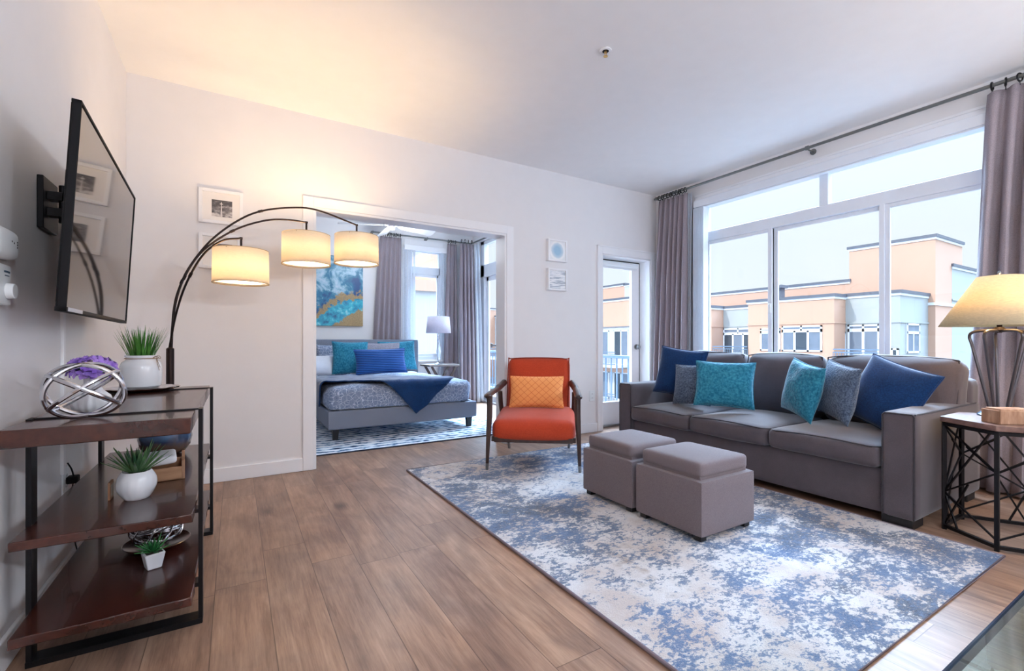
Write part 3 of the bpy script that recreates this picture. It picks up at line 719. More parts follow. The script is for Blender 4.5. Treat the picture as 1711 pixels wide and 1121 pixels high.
# our balcony outside the two glazed doors
bm = B(); box(bm, BX+.15, 4.98, WB+.12, 9.6, -.36, -.12)
tag(obj('balcony_floor', bm, M_conc, smooth=False), 'pale concrete balcony floor outside the glazed doors', 'balcony')
t = thing('balcony_railing', 'grey-blue metal railing of this flat\'s own balcony, seen through the glass doors', 'railing', (4.88, 6.8, -.12))
bm = B(); box(bm, 4.85, 4.91, WB+.2, 9.5, .745, .79); obj('top_rail', bm, M_rail, t, world=True, bevel=.004)
bm = B(); box(bm, 4.86, 4.90, WB+.2, 9.5, -.05, -.01); obj('bottom_rail', bm, M_rail, t, world=True)
for y_ in (WB+.22, 5.9, 7.7, 9.45):
    bm = B(); box(bm, 4.855, 4.905, y_-.025, y_+.025, -.12, .75); obj('post', bm, M_rail, t, smooth=False, world=True)
for i in range(44):
    y_ = WB+.34+i*.117
    bm = B(); box(bm, 4.872, 4.888, y_-.008, y_+.008, -.02, .75); obj('baluster', bm, M_rail, t, smooth=False, world=True)

# ================================================================== LIVING ROOM: SOFA
SX0, SX1, SY0, SY1 = 3.03, 4.08, .965, 3.12
t = thing('sofa', 'long grey microsuede three-seat sofa standing under the big window', 'sofa', (3.55, 2.04, 0))
AW = .150
for i, (a, b_) in enumerate(((SY0, SY0+AW), (SY1-AW, SY1))):
    bm = B(); softbox(bm, ((SX0+SX1-.02)/2, (a+b_)/2, .335), (SX1-.02-SX0, AW, .565), .022, (.0, .004, .006), 12)
    ar = obj('arm', bm, M_sofa, t, world=True)
    bm = B(); yy0, yy1 = a+.006, b_-.006
    tube(bm, [(SX0+.004, yy0, .06), (SX0+.004, yy0, .60), (SX0+.004, yy0+.01, .612), (SX0+.004, yy1-.01, .612), (SX0+.004, yy1, .60), (SX0+.004, yy1, .06)], .0045, 6)
    o_ = a+.004 if i == 0 else b_-.004
    tube(bm, [(SX0+.01, o_, .613), (SX1-.1, o_, .613)], .0045, 6)
    obj('piping', bm, M_sofa_d, ar, world=True)
bm = B(); softbox(bm, (3.56, 2.04, .175), (1.0, SY1-SY0-2*AW, .25), .015, n=8); obj('base', bm, M_sofa, t, world=True)
bm = B(); softbox(bm, (3.985, 2.04, .42), (.20, SY1-SY0-.02, .70), .05, (.02, .0, .01), 12); obj('back_frame', bm, M_sofa, t, world=True)
cy = [SY0+AW, 1.735, 2.355, SY1-AW]
for i in range(3):
    a, b_ = cy[i]+.004, cy[i+1]-.004
    bm = B(); softbox(bm, (3.405, (a+b_)/2, .362), (.79, b_-a, .125), .035, (.014, .0, .030), 16, .006, i*3)
    c_ = obj('seat_cushion', bm, M_sofa, t, world=True)
    bm = B(); zz = .416; xf = 3.014
    pts = [(xf+.55, a+.004, zz+.004), (xf+.10, a+.004, zz), (xf+.03, a+.012, zz), (xf+.006, a+.04, zz)]
    N = 12
    for k in range(1, N): f_ = k/N; pts.append((xf+.004-.012*math.sin(PI*f_), a+.04+(b_-a-.08)*f_, zz+.012*math.sin(PI*f_)))
    pts += [(xf+.006, b_-.04, zz), (xf+.03, b_-.012, zz), (xf+.10, b_-.004, zz), (xf+.55, b_-.004, zz+.004)]
    tube(bm, catmull(pts, 3), .0045, 6); obj('piping', bm, M_sofa_d, c_, world=True)
for i in range(3):
    a, b_ = (SY0+.01, cy[1], cy[2])[i], (cy[1]+.0, cy[2], SY1-.06)[i]
    a, b_ = a+.006, b_-.006
    bm = B(); softbox(bm, (0, 0, 0), (.20, b_-a, .465), .07, (.055, .0, .022), 20, .020, i*7+2)
    bmesh.ops.transform(bm, matrix=Matrix.Translation((3.80, (a+b_)/2, .655)) @ Matrix.Rotation(.20, 4, 'Y'), verts=bm.verts)
    c_ = obj('back_cushion', bm, M_sofa, t, world=True)
    bm = B(); tube(bm, [Matrix.Translation((3.80, (a+b_)/2, .655)) @ Matrix.Rotation(.20, 4, 'Y') @ Vector(p_) for p_ in catmull([(-.062, -(b_-a)/2+.012, -.15), (-.062, -(b_-a)/2+.014, .17), (-.062, -(b_-a)/2+.05, .222), (-.062, 0, .236), (-.062, (b_-a)/2-.05, .222), (-.062, (b_-a)/2-.014, .17), (-.062, (b_-a)/2-.012, -.15)], 6)], .005, 6)
    obj('piping', bm, M_sofa_d, c_, world=True)
for x_, y_ in ((SX0+.10, SY0+.09), (SX0+.10, SY1-.09), (SX1-.12, SY0+.09), (SX1-.12, SY1-.09)):
    bm = B(); box(bm, x_-.07, x_+.07, y_-.07, y_+.07, 0, .055); obj('foot', bm, M_blackfoot, t, world=True, bevel=.004)

from mathutils.bvhtree import BVHTree
def world_bvh(o):
    vs, fs = [], []
    def rec(x):
        if x.type == 'MESH':
            M = mat4(x); b0 = len(vs); vs.extend(M @ v.co for v in x.data.vertices); fs.extend([b0+i for i in p.vertices] for p in x.data.polygons)
        for c in x.children: rec(c)
    rec(o); return BVHTree.FromPolygons(vs, fs)
def settle(o, others, fwd):
    """nudge a soft thing forward / up by the least amount that frees it from what it leans on"""
    tr = [world_bvh(x) for x in others]; l0 = o.location.copy(); f = Vector(fwd)
    for k in sorted([(a, b) for a in range(0, 40) for b in range(0, 14)], key=lambda q: q[0]*1.0+q[1]*3.0):
        o.location = l0+f*(.006*k[0])+Vector((0, 0, .004*k[1])); t_ = world_bvh(o)
        if not any(t_.overlap(x) for x in tr): return
    o.location = l0
def cushion(name, label, m, w, h, d, loc, yaw, tilt, roll=0, pipe=None, pinch=.07, parent=None, group='throw cushions on the grey sofa', wr=.01, cat='cushion', seed=0):
    o = thing(name, label, cat, loc, yaw, group)
    R = Matrix.Rotation(-tilt, 4, 'X') @ Matrix.Rotation(roll, 4, 'Y')
    bm = B(); pillow(bm, w, h, d, pinch=pinch, wr=wr, seed=seed); bmesh.ops.transform(bm, matrix=R, verts=bm.verts); obj('cover', bm, m, o)
    bm = B(); pillow_piping(bm, w, h, pinch, .005); bmesh.ops.transform(bm, matrix=R, verts=bm.verts); obj('piping', bm, pipe or m, o)
    return o
# yaw: local -Y is the face; -PI/2 makes it look towards -X
def cpos(u, v, x): q = at(u, v, x=x); return (q.x, q.y, q.z)
cushion('throw_cushion', 'navy velvet cushion wedged in the far corner of the sofa beside the door', M_navy, .43, .43, .14, cpos(1136, 620, 3.52), -PI/2+.25, .18, .12, seed=1)
cushion('throw_cushion', 'small grey-blue fleece cushion between the navy and the teal one at the sofa\'s far end', M_greyshag, .34, .34, .13, cpos(1157, 641, 3.36), -PI/2+.1, .20, -.04, seed=2, wr=.016)
cushion('throw_cushion', 'square teal plush cushion facing forward on the far half of the sofa', M_teal, .43, .36, .15, cpos(1210, 642, 3.28), -PI/2+.50, .24, .02, seed=3, wr=.02)
cushion('throw_cushion', 'teal plush cushion leaning sideways on the middle of the sofa, beside a grey one', M_teal, .38, .38, .15, cpos(1340, 655, 3.42), -PI/2-.58, .16, .16, seed=4, wr=.02)
cushion('throw_cushion', 'grey-blue fleece cushion between the leaning teal one and the big navy one', M_greyshag, .37, .37, .14, cpos(1400, 661, 3.46), -PI/2-.66, .14, .14, seed=5, wr=.016)
cushion('throw_cushion', 'large navy velvet cushion leaning against the near arm of the sofa', M_navy, .455, .43, .14, cpos(1482, 660, 3.49), -PI/2-.30, .36, .29, seed=6)

tc_ = [o for o in COL.objects if o.name.startswith('throw_cushion')]
sofa_ = bpy.data.objects['sofa']
for i_, f_ in [(k_, tuple(Vector((-tc_[k_].location.x, -tc_[k_].location.y, 0)).normalized())) for k_ in (0, 1, 2, 5, 4, 3)]:
    done_ = [sofa_]+[tc_[j] for j in {0: [], 1: [0], 2: [0, 1], 5: [], 4: [5], 3: [5, 4]}[i_]]
    settle(tc_[i_], done_, f_)
# ottomans
def ottoman(x0, y0, label):
    w, d = .44, .432
    t = thing('storage_ottoman', label, 'ottoman', (x0+w/2, y0+d/2, 0), 0, 'storage ottomans in front of the sofa')
    bm = B(); softbox(bm, (0, 0, .163), (w, d, .272), .010, n=6); obj('body', bm, M_ott, t)
    bm = B(); softbox(bm, (0, 0, .345), (w-.045, d-.045, .078), .022, (.0, .0, .008), 12); l_ = obj('lid', bm, M_ott, t)
    bm = B(); box(bm, -(w-.06)/2, (w-.06)/2, -(d-.06)/2, (d-.06)/2, .295, .315); obj('lid_base', bm, M_ott, l_, bevel=.004)
    for sx_ in (-1, 1):
        for sy_ in (-1, 1):
            bm = B(); box(bm, sx_*(w/2-.04)-.022, sx_*(w/2-.04)+.022, sy_*(d/2-.04)-.022, sy_*(d/2-.04)+.022, .0, .035); obj('foot', bm, M_blackfoot, t, bevel=.002)
    return t
o1 = ottoman(1.94, 1.436, 'taupe linen storage ottoman nearest the camera, the larger-looking of the two')
o1.location.z = .012
dup(o1, (2.16, 2.112, .012), 0, 'taupe linen storage ottoman behind the near one, towards the orange armchair')

# rug
bm = B(); x0, x1, y0, y1 = 1.135, 3.04, .645, 3.45
box(bm, x0, x1, y0, y1, 0, .011)
bmesh.ops.transform(bm, matrix=Matrix.Rotation(0, 4, 'Z'), verts=bm.verts)
t = thing('area_rug', 'large distressed blue, cream and beige rug under the ottomans and armchair', 'rug', (2.09, 2.05, 0))
obj('pile', bm, M_rug, t, world=True, bevel=.004)
bm = B(); tube(bm, [(x0, y0, .007), (x1, y0, .007), (x1, y1, .007), (x0, y1, .007)], .0075, 8, closed=True)
obj('bound_edge', bm, plain('rug_binding', (124, 112, 122), .9), t, world=True)

# ------------------------------------------------------------------ armchair
t = thing('armchair', 'burnt orange armchair with dark wood arms and legs, beside the bedroom opening', 'armchair', (2.144, 3.177, .0), -math.radians(37.66))
ach = t
bm = B(); softbox(bm, (0, -.03, .345), (.645, .60, .170), .06, (.0, .025, .022), 16); bmesh.ops.transform(bm, matrix=Matrix.Translation((0, .27, .35)) @ Matrix.Rotation(.07, 4, 'X') @ Matrix.Translation((0, -.27, -.35)), verts=bm.verts)
c_ = obj('seat', bm, M_orange, t)
bm = B(); Rb = Matrix.Translation((0, .245, .40)) @ Matrix.Rotation(-.30, 4, 'X')
softbox(bm, (.008, .02, .212), (.555, .13, .50), .05, (.0, .02, .01), 14); bmesh.ops.transform(bm, matrix=Rb, verts=bm.verts)
bk = obj('backrest', bm, M_orange, t)
bm = B(); pts = [(-.268, -.035, -.02), (-.268, -.035, .415), (-.24, -.035, .450), (0, -.043, .457), (.25, -.035, .450), (.276, -.035, .415), (.268, -.035, -.02)]
tube(bm, [Rb @ Vector(p_) for p_ in catmull(pts, 5)], .005, 6); obj('piping', bm, M_orange_d, bk)
bm = B(); box(bm, -.30, .30, -.325, -.29, .222, .262); box(bm, -.28, .28, .25, .28, .215, .255)
box(bm, -.325, -.295, -.31, .27, .225, .265); box(bm, .295, .325, -.31, .27, .225, .265); obj('seat_rail', bm, M_chairwood, t, bevel=.004)
for s in (-1, 1):
    bm = B(); P_ = [(s*.352, -.335, .06), (s*.345, -.325, .26), (s*.338, -.31, .42), (s*.338, -.305, .575)]
    tube(bm, catmull(P_, 5), .02, 10, radii=[.0125+.010*min(1, k/9) for k in range(16)]); l_ = obj('leg', bm, M_chairwood, t)
    bm = B(); cyl(bm, (s*.3535, -.337, .013), (s*.352, -.335, .062), .0115, .0135); obj('metal_tip', bm, M_nickel, l_, label='silver metal leg tip')
    bm = B(); P_ = [(s*.28, .43, .058), (s*.30, .30, .26), (s*.318, .20, .42), (s*.322, .16, .56)]
    tube(bm, catmull(P_, 5), .02, 10, radii=[.0125+.008*min(1, k/9) for k in range(16)]); l_ = obj('leg', bm, M_chairwood, t)
    bm = B(); cyl(bm, (s*.276, .442, .0 if s < 0 else .017), (s*.28, .43, .06), .0115, .0135); obj('metal_tip', bm, M_nickel, l_, label='silver metal leg tip')
    bm = B(); P_ = [(s*.342, -.385, .568), (s*.342, -.35, .582), (s*.340, -.2, .588), (s*.336, 0, .592), (s*.325, .16, .603), (s*.30, .27, .63)]
    tube(bm, catmull(P_, 6), .024, 12, radii=[.014+.015*math.sin(min(1, k/5)*PI/2) for k in range(31)], flat=None)
    zc = .585
    for v_ in bm.verts: v_.co.z = zc+(v_.co.z-zc)*.75 if v_.co.y < .1 else v_.co.z
    obj('arm', bm, M_chairwood, t)
q = mat4(t) @ Vector((0, .125, .565))
cu = cushion('lumbar_cushion', 'small orange lumbar cushion with lattice print, resting on the armchair', M_lattice, .46, .27, .13, q, -math.radians(37.66), .30, .0, pipe=M_lattice, group=None, pinch=.05)
cu['category'] = 'cushion'

# ------------------------------------------------------------------ hexagonal side table
hx, hy, hr = 3.368, .683, .262
t = thing('side_table', 'hexagonal side table with wooden top and black geometric metal frame beside the sofa', 'table', (hx, hy, 0))
V6 = [(hx+hr*math.cos(math.radians(a)), hy+hr*math.sin(math.radians(a))) for a in range(0, 360, 60)]
bm = B(); poly_prism(bm, [(hx+(hr+.018)*math.cos(math.radians(a)), hy+(hr+.018)*math.sin(math.radians(a))) for a in range(0, 360, 60)], .572, .600); obj('tabletop', bm, M_tablewood, t, world=True, bevel=.003)
for nm, z_ in (('top_ring', .560), ('bottom_ring', .02)):
    bm = B()
    for i in range(6): a, b_ = V6[i], V6[(i+1) % 6]; bar(bm, (*a, z_), (*b_, z_), .02, .016)
    obj(nm, bm, M_black, t, smooth=False, world=True)
for a in V6:
    bm = B(); ang = math.atan2(a[1]-hy, a[0]-hx); bar(bm, (*a, 0.0), (*a, .568), .017, .017, up=(math.cos(ang), math.sin(ang), 0)); obj('leg', bm, M_black, t, smooth=False, world=True)
for i in range(6):
    a, b_ = Vector((*V6[i], 0)), Vector((*V6[(i+1) % 6], 0))
    L = lambda f, z_: tuple(a.lerp(b_, f)+Vector((0, 0, z_)))
    bm = B(); A, C_ = (0, 1) if i % 2 == 0 else (1, 0)
    hub = .20; hub2 = .37
    for p_, q_ in ((L(A, hub), L(A*.12+C_*.88, .555)), (L(A, hub), L(C_, hub2)), (L(A, hub), L(C_, .05)), (L(A, .02), L(A*.52+C_*.48, hub+.075)), (L(A, .555), L(C_, hub2)), (L(C_, hub2), L(A*.55+C_*.45, hub2+.095)), (L(A, hub+.0), L(A*.72+C_*.28, .02))):
        bar(bm, p_, q_, .0075, .0075)
    obj('lattice', bm, M_black, t, smooth=False, world=True)
# table lamp
lx, ly = 3.485, .757; z0 = .600
t = thing('table_lamp', 'table lamp with wide parchment cone shade on bent metal rods, lit', 'lamp', (lx, ly, z0))
bm = B(); lathe(bm, [(.001, 0), (.085, 0), (.088, .008), (.07, .022), (.03, .032), (.001, .034)]); obj('base', bm, plain('blued_steel', (92, 104, 122), .3, .8), t)
M_iron = plain('dark_iron', (92, 88, 92), .35, .8)
for i in range(5):
    a = 2*PI*i/5+.35; c_, s_ = math.cos(a), math.sin(a)
    bm = B(); R_ = [(0.0, .455), (.05, .457), (.100, .450), (.116, .425), (.104, .37), (.062, .16), (.035, .02)]
    tube(bm, catmull([(r_*c_, r_*s_, z_) for r_, z_ in R_], 6), .0072, 8); obj('rod', bm, M_iron, t)
bm = B(); cyl(bm, (0, 0, .445), (0, 0, .53), .011); cyl(bm, (0, 0, .46), (0, 0, .475), .028, .018); obj('socket', bm, M_bronze, t)
bm = B(); lathe(bm, [(.240, .482), (.088, .745)], seg=56); bmesh.ops.recalc_face_normals(bm, faces=bm.faces)
sh = obj('lamp_shade', bm, M_tshade, t, solid=.002)
bm = B(); cyl(bm, (0, 0, .745), (0, 0, .760), .004, seg=8); lathe(bm, [(.001, .752), (.008, .760), (.006, .770), (.001, .775)], seg=12); bar(bm, (-.088, 0, .745), (.088, 0, .745), .003, .003); bar(bm, (0, -.088, .745), (0, .088, .745), .003, .003); obj('finial', bm, M_nickel, t)
light('table_lamp_bulb', 'POINT', (lx, ly, z0+.60), TBL, (1, .68, .34), shadow_soft_size=.035)
# box in front of the lamp
t = thing('wooden_box', 'small rustic wooden box lying on the side table in front of the lamp', 'box', (3.233, .668, .600), math.radians(-36))
bm = B()
for q_ in ((-.085, .085, -.05, -.042, 0, .066), (-.085, .085, .042, .05, 0, .066), (-.085, -.077, -.042, .042, 0, .066), (.077, .085, -.042, .042, 0, .066), (-.085, .085, -.05, .05, 0, .006)): box(bm, *q_)
obj('tray', bm, M_box, t, bevel=.002)
bm = B(); box(bm, -.075, .075, -.04, .04, .055, .074); obj('lid', bm, M_box, t, bevel=.003)

# glass dining table at the right
t = thing('glass_table', 'clear glass table top with dark edge at the bottom right corner', 'table', (.95, -.25, 0))
bm = B(); box(bm, .33, 1.75, -.75, .130, .738, .748); obj('glass_top', bm, M_gtable, t, smooth=False, world=True)
bm = B()
for q_ in ((.33, 1.75, .1285, .1315), (.33, 1.75, -.7515, -.7485)): box(bm, *q_, .738, .748)
box(bm, .328, .331, -.75, .13, .738, .748); box(bm, 1.749, 1.752, -.75, .13, .738, .748); obj('glass_edge', bm, M_gedge, t, smooth=False, world=True)
for x_, y_ in ((.45, -.65), (1.6, -.65), (.45, -.2), (1.6, -.2)):
    bm = B(); cyl(bm, (x_, y_, 0), (x_, y_, .738), .022); obj('leg', bm, M_nickel, t, world=True)

# ================================================================== CURTAINS
def curtain(label, tl, tr, bl, br, zt, zb, nf, amp, rod_z, m=M_curtain, group=None, rings=10, lining=None, ph=0, rmat=None):
    tl, tr, bl, br = map(Vector, (tl, tr, bl, br))
    o = thing('curtain', label, 'curtain', ((bl.x+br.x)/2, (bl.y+br.y)/2, zb), 0, group)
    def sheet(t0, t1, off, m_, name, am=1, N=None):
        bm = B(); N = N or nf*10; K = 26; rows = []
        d = (tr-tl).normalized(); nrm = Vector((-d.y, d.x))
        for k in range(K+1):
            s = k/K; row = []
            for i in range(N+1):
                t_ = t0+(t1-t0)*i/N
                a = tl.lerp(tr, t_); b = bl.lerp(br, t_); g = s**.8
                p = a.lerp(b, g)
                A = amp*am*(.45+.55*min(1, s*3))*(1+.3*noise.noise(Vector((t_*5+ph, s*1.3, 2))))
                w = math.sin(2*PI*nf*t_+ph+1.1*noise.noise(Vector((t_*2.5, s*1.6, ph))))
                w = math.copysign(abs(w)**.75, w)
                p = p+nrm*(A*w+off)+d*(.25*amp*math.sin(4*PI*nf*t_+ph)*s)
                row.append(bm.verts.new((p.x, p.y, zt+(zb-zt)*s)))
            rows.append(row)
        for p, q in zip(rows, rows[1:]):
            for i in range(N): bm.faces.new((p[i], p[i+1], q[i+1], q[i]))
        return obj(name, bm, m_, o, world=True, solid=.003, angle=70)
    sheet(0, 1, 0, m, 'drape')
    if lining: sheet(lining[0], lining[1], lining[2], M_sheer, 'lining', .6, 24)
    for i in range(rings):
        p = tl.lerp(tr, (i+.4)/rings); d = (tr-tl).normalized(); bm = B(); yaw = math.atan2(d.y, d.x)+.35*math.sin(i*2.1)
        c_, s_ = -math.sin(yaw), math.cos(yaw)
        tube(bm, [(p.x+c_*.025*math.cos(a), p.y+s_*.025*math.cos(a), rod_z-.0062+.025*math.sin(a)) for a in [2*PI*k/14 for k in range(14)]], .005, 6, closed=True)
        cyl(bm, (p.x, p.y, rod_z-.028), (p.x, p.y, zt-.012), .003, seg=6)
        obj('curtain_ring', bm, rmat or M_ring, o, world=True)
    return o
def rod(label, pts, z, name='curtain_rod', br=()):
    o = thing(name, label, 'curtain rod', (pts[0][0], pts[0][1], z))
    bm = B(); tube(bm, [(x, y, z) for x, y in pts], .0125, 12); obj('pole', bm, M_rod, o, world=True)
    for (x, y), (wx, wy) in br:
        bm = B(); cyl(bm, (x, y, z-.012), (wx, wy, z-.012), .007, seg=8); cyl(bm, (x, y-.012 if wx != x else y, z), (x, y+.012 if wx != x else y+.001, z), .019, seg=14)
        d = Vector((wx-x, wy-y, 0)).normalized(); cyl(bm, (wx-d.x*.006, wy-d.y*.006, z-.012), (wx, wy, z-.012), .026, seg=16); obj('bracket', bm, M_rod, o, world=True)
    return o
RZ = 2.68; CXX = 4.262
rod('long pewter curtain rod over the big living room window', [(CXX, 3.80), (CXX, .30)], RZ, br=[((CXX, 2.10), (RX-.013, 2.10)), ((CXX, 3.765), (RX, 3.765)), ((CXX, .315), (RX, .315))])
G = 'grey curtains of the big window'
curtain('grey linen curtain in the living room corner between the balcony door and the big window', (CXX, 3.74), (CXX, 3.34), (CXX-.03, 3.83), (CXX-.01, 3.36), RZ-.045, .02, 6, .036, RZ, group=G, lining=(.93, 1.12, .030), ph=.4)
curtain('grey linen curtain at the right edge of the big window, behind the parchment lamp', (CXX, .985), (CXX, .36), (CXX-.02, 1.10), (CXX-.02, .34), RZ-.045, .02, 7, .042, RZ, group=G, ph=2)
rod('curtain rod along the bedroom back wall over its window', [(1.72, 6.90), (3.37, 6.90)], 2.62, br=[((1.75, 6.90), (1.75, BY)), ((2.6, 6.90), (2.6, BY))])
rod('curtain rod over the glazed balcony door in the bedroom', [(3.36, 6.86), (3.36, 4.65)], 2.62, br=[((3.36, 4.7), (BX, 4.7)), ((3.36, 5.8), (BX, 5.8))])
G = 'grey curtains of the bedroom'
curtain('grey curtain between the blue painting and the bedroom window', (1.86, 6.90), (2.18, 6.90), (1.72, 6.972), (2.19, 6.972), 2.575, .02, 5, .022, 2.62, group=G, ph=1)
curtain('narrow grey curtain right of the bedroom window, half behind the corner one', (2.94, 6.90), (3.10, 6.90), (2.86, 6.895), (3.14, 6.895), 2.575, .02, 3, .024, 2.62, group=G, rings=4, ph=.3)
curtain('grey curtain in the bedroom corner beside the glazed balcony door', (3.10, 6.76), (3.33, 6.74), (3.06, 6.70), (3.34, 6.66), 2.575, .02, 4, .035, 2.62, group=G, rings=4, lining=(1.0, 1.35, -.02), ph=2.2)
# sheer drapes of the bedroom window
t = thing('sheer_curtain', 'white sheer blind strips hanging left of the bedroom window', 'curtain', (2.30, 6.95, 0))
for i in range(5):
    bm = B(); x_ = 2.21+i*.043; box(bm, x_, x_+.034, 6.945+.012*(i % 2), 6.948+.012*(i % 2), .06, 2.45); obj('strip', bm, M_sheer, t, smooth=False, world=True)
curtain('white sheer curtain on the right side of the bedroom window, behind the nightstand lamp', (2.84, 6.955), (2.99, 6.955), (2.80, 6.955), (2.99, 6.955), 2.50, .03, 4, .010, 2.52, m=M_sheer, rings=0)
# vertical blind of the big window: headrail and stacked vanes
t = thing('vertical_blind', 'white vertical blind stacked at the far side of the big window, under its long valance', 'blind', (RX-.06, 3.2, 2.45))
bm = B(); box(bm, RX-.085, RX-.027, .62, 3.285, 2.452, 2.53); box(bm, RX-.075, RX-.026, .62, 3.285, 2.44, 2.452); obj('valance', bm, vinyl, t, world=True, bevel=.004)
for i in range(9):
    bm = B(); y_ = 3.266-i*.0145; box(bm, -.042, .042, -.001, .001, .10, 2.44)
    bmesh.ops.transform(bm, matrix=Matrix.Translation((RX-.058, y_, 0)) @ Matrix.Rotation(math.radians(-12+i*1.5), 4, 'Z'), verts=bm.verts); 
    # vanes shortened to stay clear of the wall
    obj('vane', bm, vinyl, t, smooth=False, world=True)

# ================================================================== CONSOLE ON THE LEFT WALL
t = thing('console_table', 'dark wood console with three slab shelves on a black metal frame, along the left wall', 'console table', (-.33, 2.43, 0))
def slab(name, x0, x1, y0, y1, z0, z1, seed):
    bm = B(); N = 28; top = []; bot = []
    per = [(x0+(x1-x0)*i/8, y0) for i in range(8)]+[(x1, y0+(y1-y0)*i/N) for i in range(N)]+[(x1-(x1-x0)*i/8, y1) for i in range(8)]+[(x0, y1-(y1-y0)*i/N) for i in range(N)]
    for (x, y) in per:
        n_ = noise.noise(Vector((x*7+seed, y*7, 0)))*.006; n2_ = noise.noise(Vector((x*16+seed, y*16, 4)))*.004
        dx = (1 if x == x1 else -.2 if x == x0 else 0); dy = (1 if y == y1 else -1 if y == y0 else 0)
        top.append(bm.verts.new((x+dx*n_, y+dy*n_, z1))); bot.append(bm.verts.new((x+dx*n2_, y+dy*n2_, z0)))
    bm.faces.new(top); bm.faces.new(bot[::-1])
    for i in range(len(top)): j = (i+1) % len(top); bm.faces.new((top[i], bot[i], bot[j], top[j]))
    return obj(name, bm, M_console, t, world=True, bevel=.003, angle=50)
slab('tabletop', -.556, -.122, 1.795, 3.05, .703, .755, 1)
slab('shelf', -.548, -.119, 1.835, 3.065, .404, .432, 2)
slab('shelf', -.540, -.119, 1.805, 3.065, .144, .172, 3)
for y_ in (1.995, 2.865):
    y0_, y1_ = y_-.025, y_+.025
    bm = B(); box(bm, -.112, -.099, y0_, y1_, .0, .760); obj('leg', bm, M_black, t, smooth=False, world=True)
    bm = B(); box(bm, -.549, -.536, y0_, y1_, .0, .760); obj('leg', bm, M_black, t, smooth=False, world=True)
    for q_ in ((-.549, -.100, y0_-.005, y1_+.005, .0, .018), (-.549, -.112, y_-.006, y_+.006, .7545, .760), (-.549, -.112, y0_, y1_, .13, .1445), (-.549, -.112, y0_, y1_, .392, .4045)):
        bm = B(); box(bm, *q_); obj('crossbar', bm, M_black, t, smooth=False, world=True)

TZ, MZ, LZ = .7555, .4325, .1725
def leafblade(bm, base, d, L, w, bend, up=.0, seg=5, tw=0):
    """curved pointed blade from base in direction d"""
    d = Vector(d).normalized(); s = d.cross(Vector((0, 0, 1)))
    if s.length < .05: s = Vector((1, 0, 0))
    s.normalize(); s = Matrix.Rotation(tw, 3, d) @ s; prev = None; g = Vector((0, 0, -1)) if bend >= 0 else Vector((0, 0, 1)); rows = []
    o_ = Vector((d.x, d.y, 0)); nrm = s.cross(d)
    for k in range(seg+1):
        f = k/seg; c = Vector(base)+d*L*f+(g+o_*.6)*abs(bend)*L*f*f; ww = w*(1-f)**.7*(.55+.9*f if f < .5 else 1) if k < seg else .0004
        rows.append((bm.verts.new(c-s*ww), bm.verts.new(c+nrm*ww*.35), bm.verts.new(c+s*ww)))
    for a, b_ in zip(rows, rows[1:]):
        bm.faces.new((a[0], a[1], b_[1], b_[0])); bm.faces.new((a[1], a[2], b_[2], b_[1]))
def green(name, c1, c2):
    g = NG(name); g.set(base=g.ramp(g.noise(g.coord(), 18, 3), ((.35, lin(c1)), (.65, lin(c2)))), rough=.5, spec=.4); return g.m
M_grass = green('grass_green', (38, 92, 34), (86, 148, 58))
M_succ = green('succulent_green', (40, 84, 58), (110, 150, 96))
M_succ2 = green('bright_succulent_green', (34, 104, 54), (84, 166, 90))
M_soil = plain('dark_soil', (52, 44, 36), .95, var=.2, scale=60)
rnd = random.Random(5)
# scalloped tray
t = thing('scalloped_tray', 'round silver tray with scalloped rim under the white jar on the console', 'tray', (-.395, 2.875, TZ+.002))
bm = B(); sc = lambda a, z_, k_: 1+(.035*math.cos(15*a) if k_ >= 2 else 0)
r_ = lathe(bm, [(.001, .002), (.11, .003), (.145, .010), (.152, .017), (.147, .014), (.11, .0075), (.001, .006)], seg=90, fn=sc); obj('dish', bm, M_chrome, t)
# white jar with grass
jx, jy = -.402, 2.925
t = thing('potted_grass', 'tall green artificial grass in a white jar with twine, on a silver tray', 'plant', (jx, jy, TZ+.0140))
bm = B(); lathe(bm, [(.001, 0), (.070, .0), (.080, .008), (.084, .03), (.084, .105), (.078, .125), (.062, .138), (.060, .142), (.060, .150), (.064, .152), (.064, .160), (.056, .160), (.054, .13), (.001, .13)], seg=40); obj('jar', bm, M_ceramic, t)
bm = B(); lathe(bm, [(.0655, .143), (.067, .145), (.0655, .147)], seg=30)
tube(bm, catmull([(.05, -.045, .145), (.062, -.058, .155), (.075, -.055, .15), (.066, -.045, .142), (.07, -.05, .12), (.078, -.05, .085)], 5), .0013, 5); tube(bm, catmull([(.05, -.045, .145), (.072, -.035, .158), (.082, -.04, .145), (.068, -.045, .143), (.08, -.045, .10)], 5), .0013, 5)
obj('twine', bm, plain('jute_twine', (150, 122, 96), .9), t)
bm = B()
for i in range(170):
    a = rnd.uniform(0, 2*PI); r_ = .045*math.sqrt(rnd.random()); sp = .12+.36*(r_/.045)*rnd.uniform(.5, 1.1)
    leafblade(bm, (r_*math.cos(a), r_*math.sin(a), .135), (sp*math.cos(a), sp*math.sin(a), 1), rnd.uniform(.13, .187), .0036, rnd.uniform(0, .12), seg=4)
obj('grass', bm, M_grass, t)
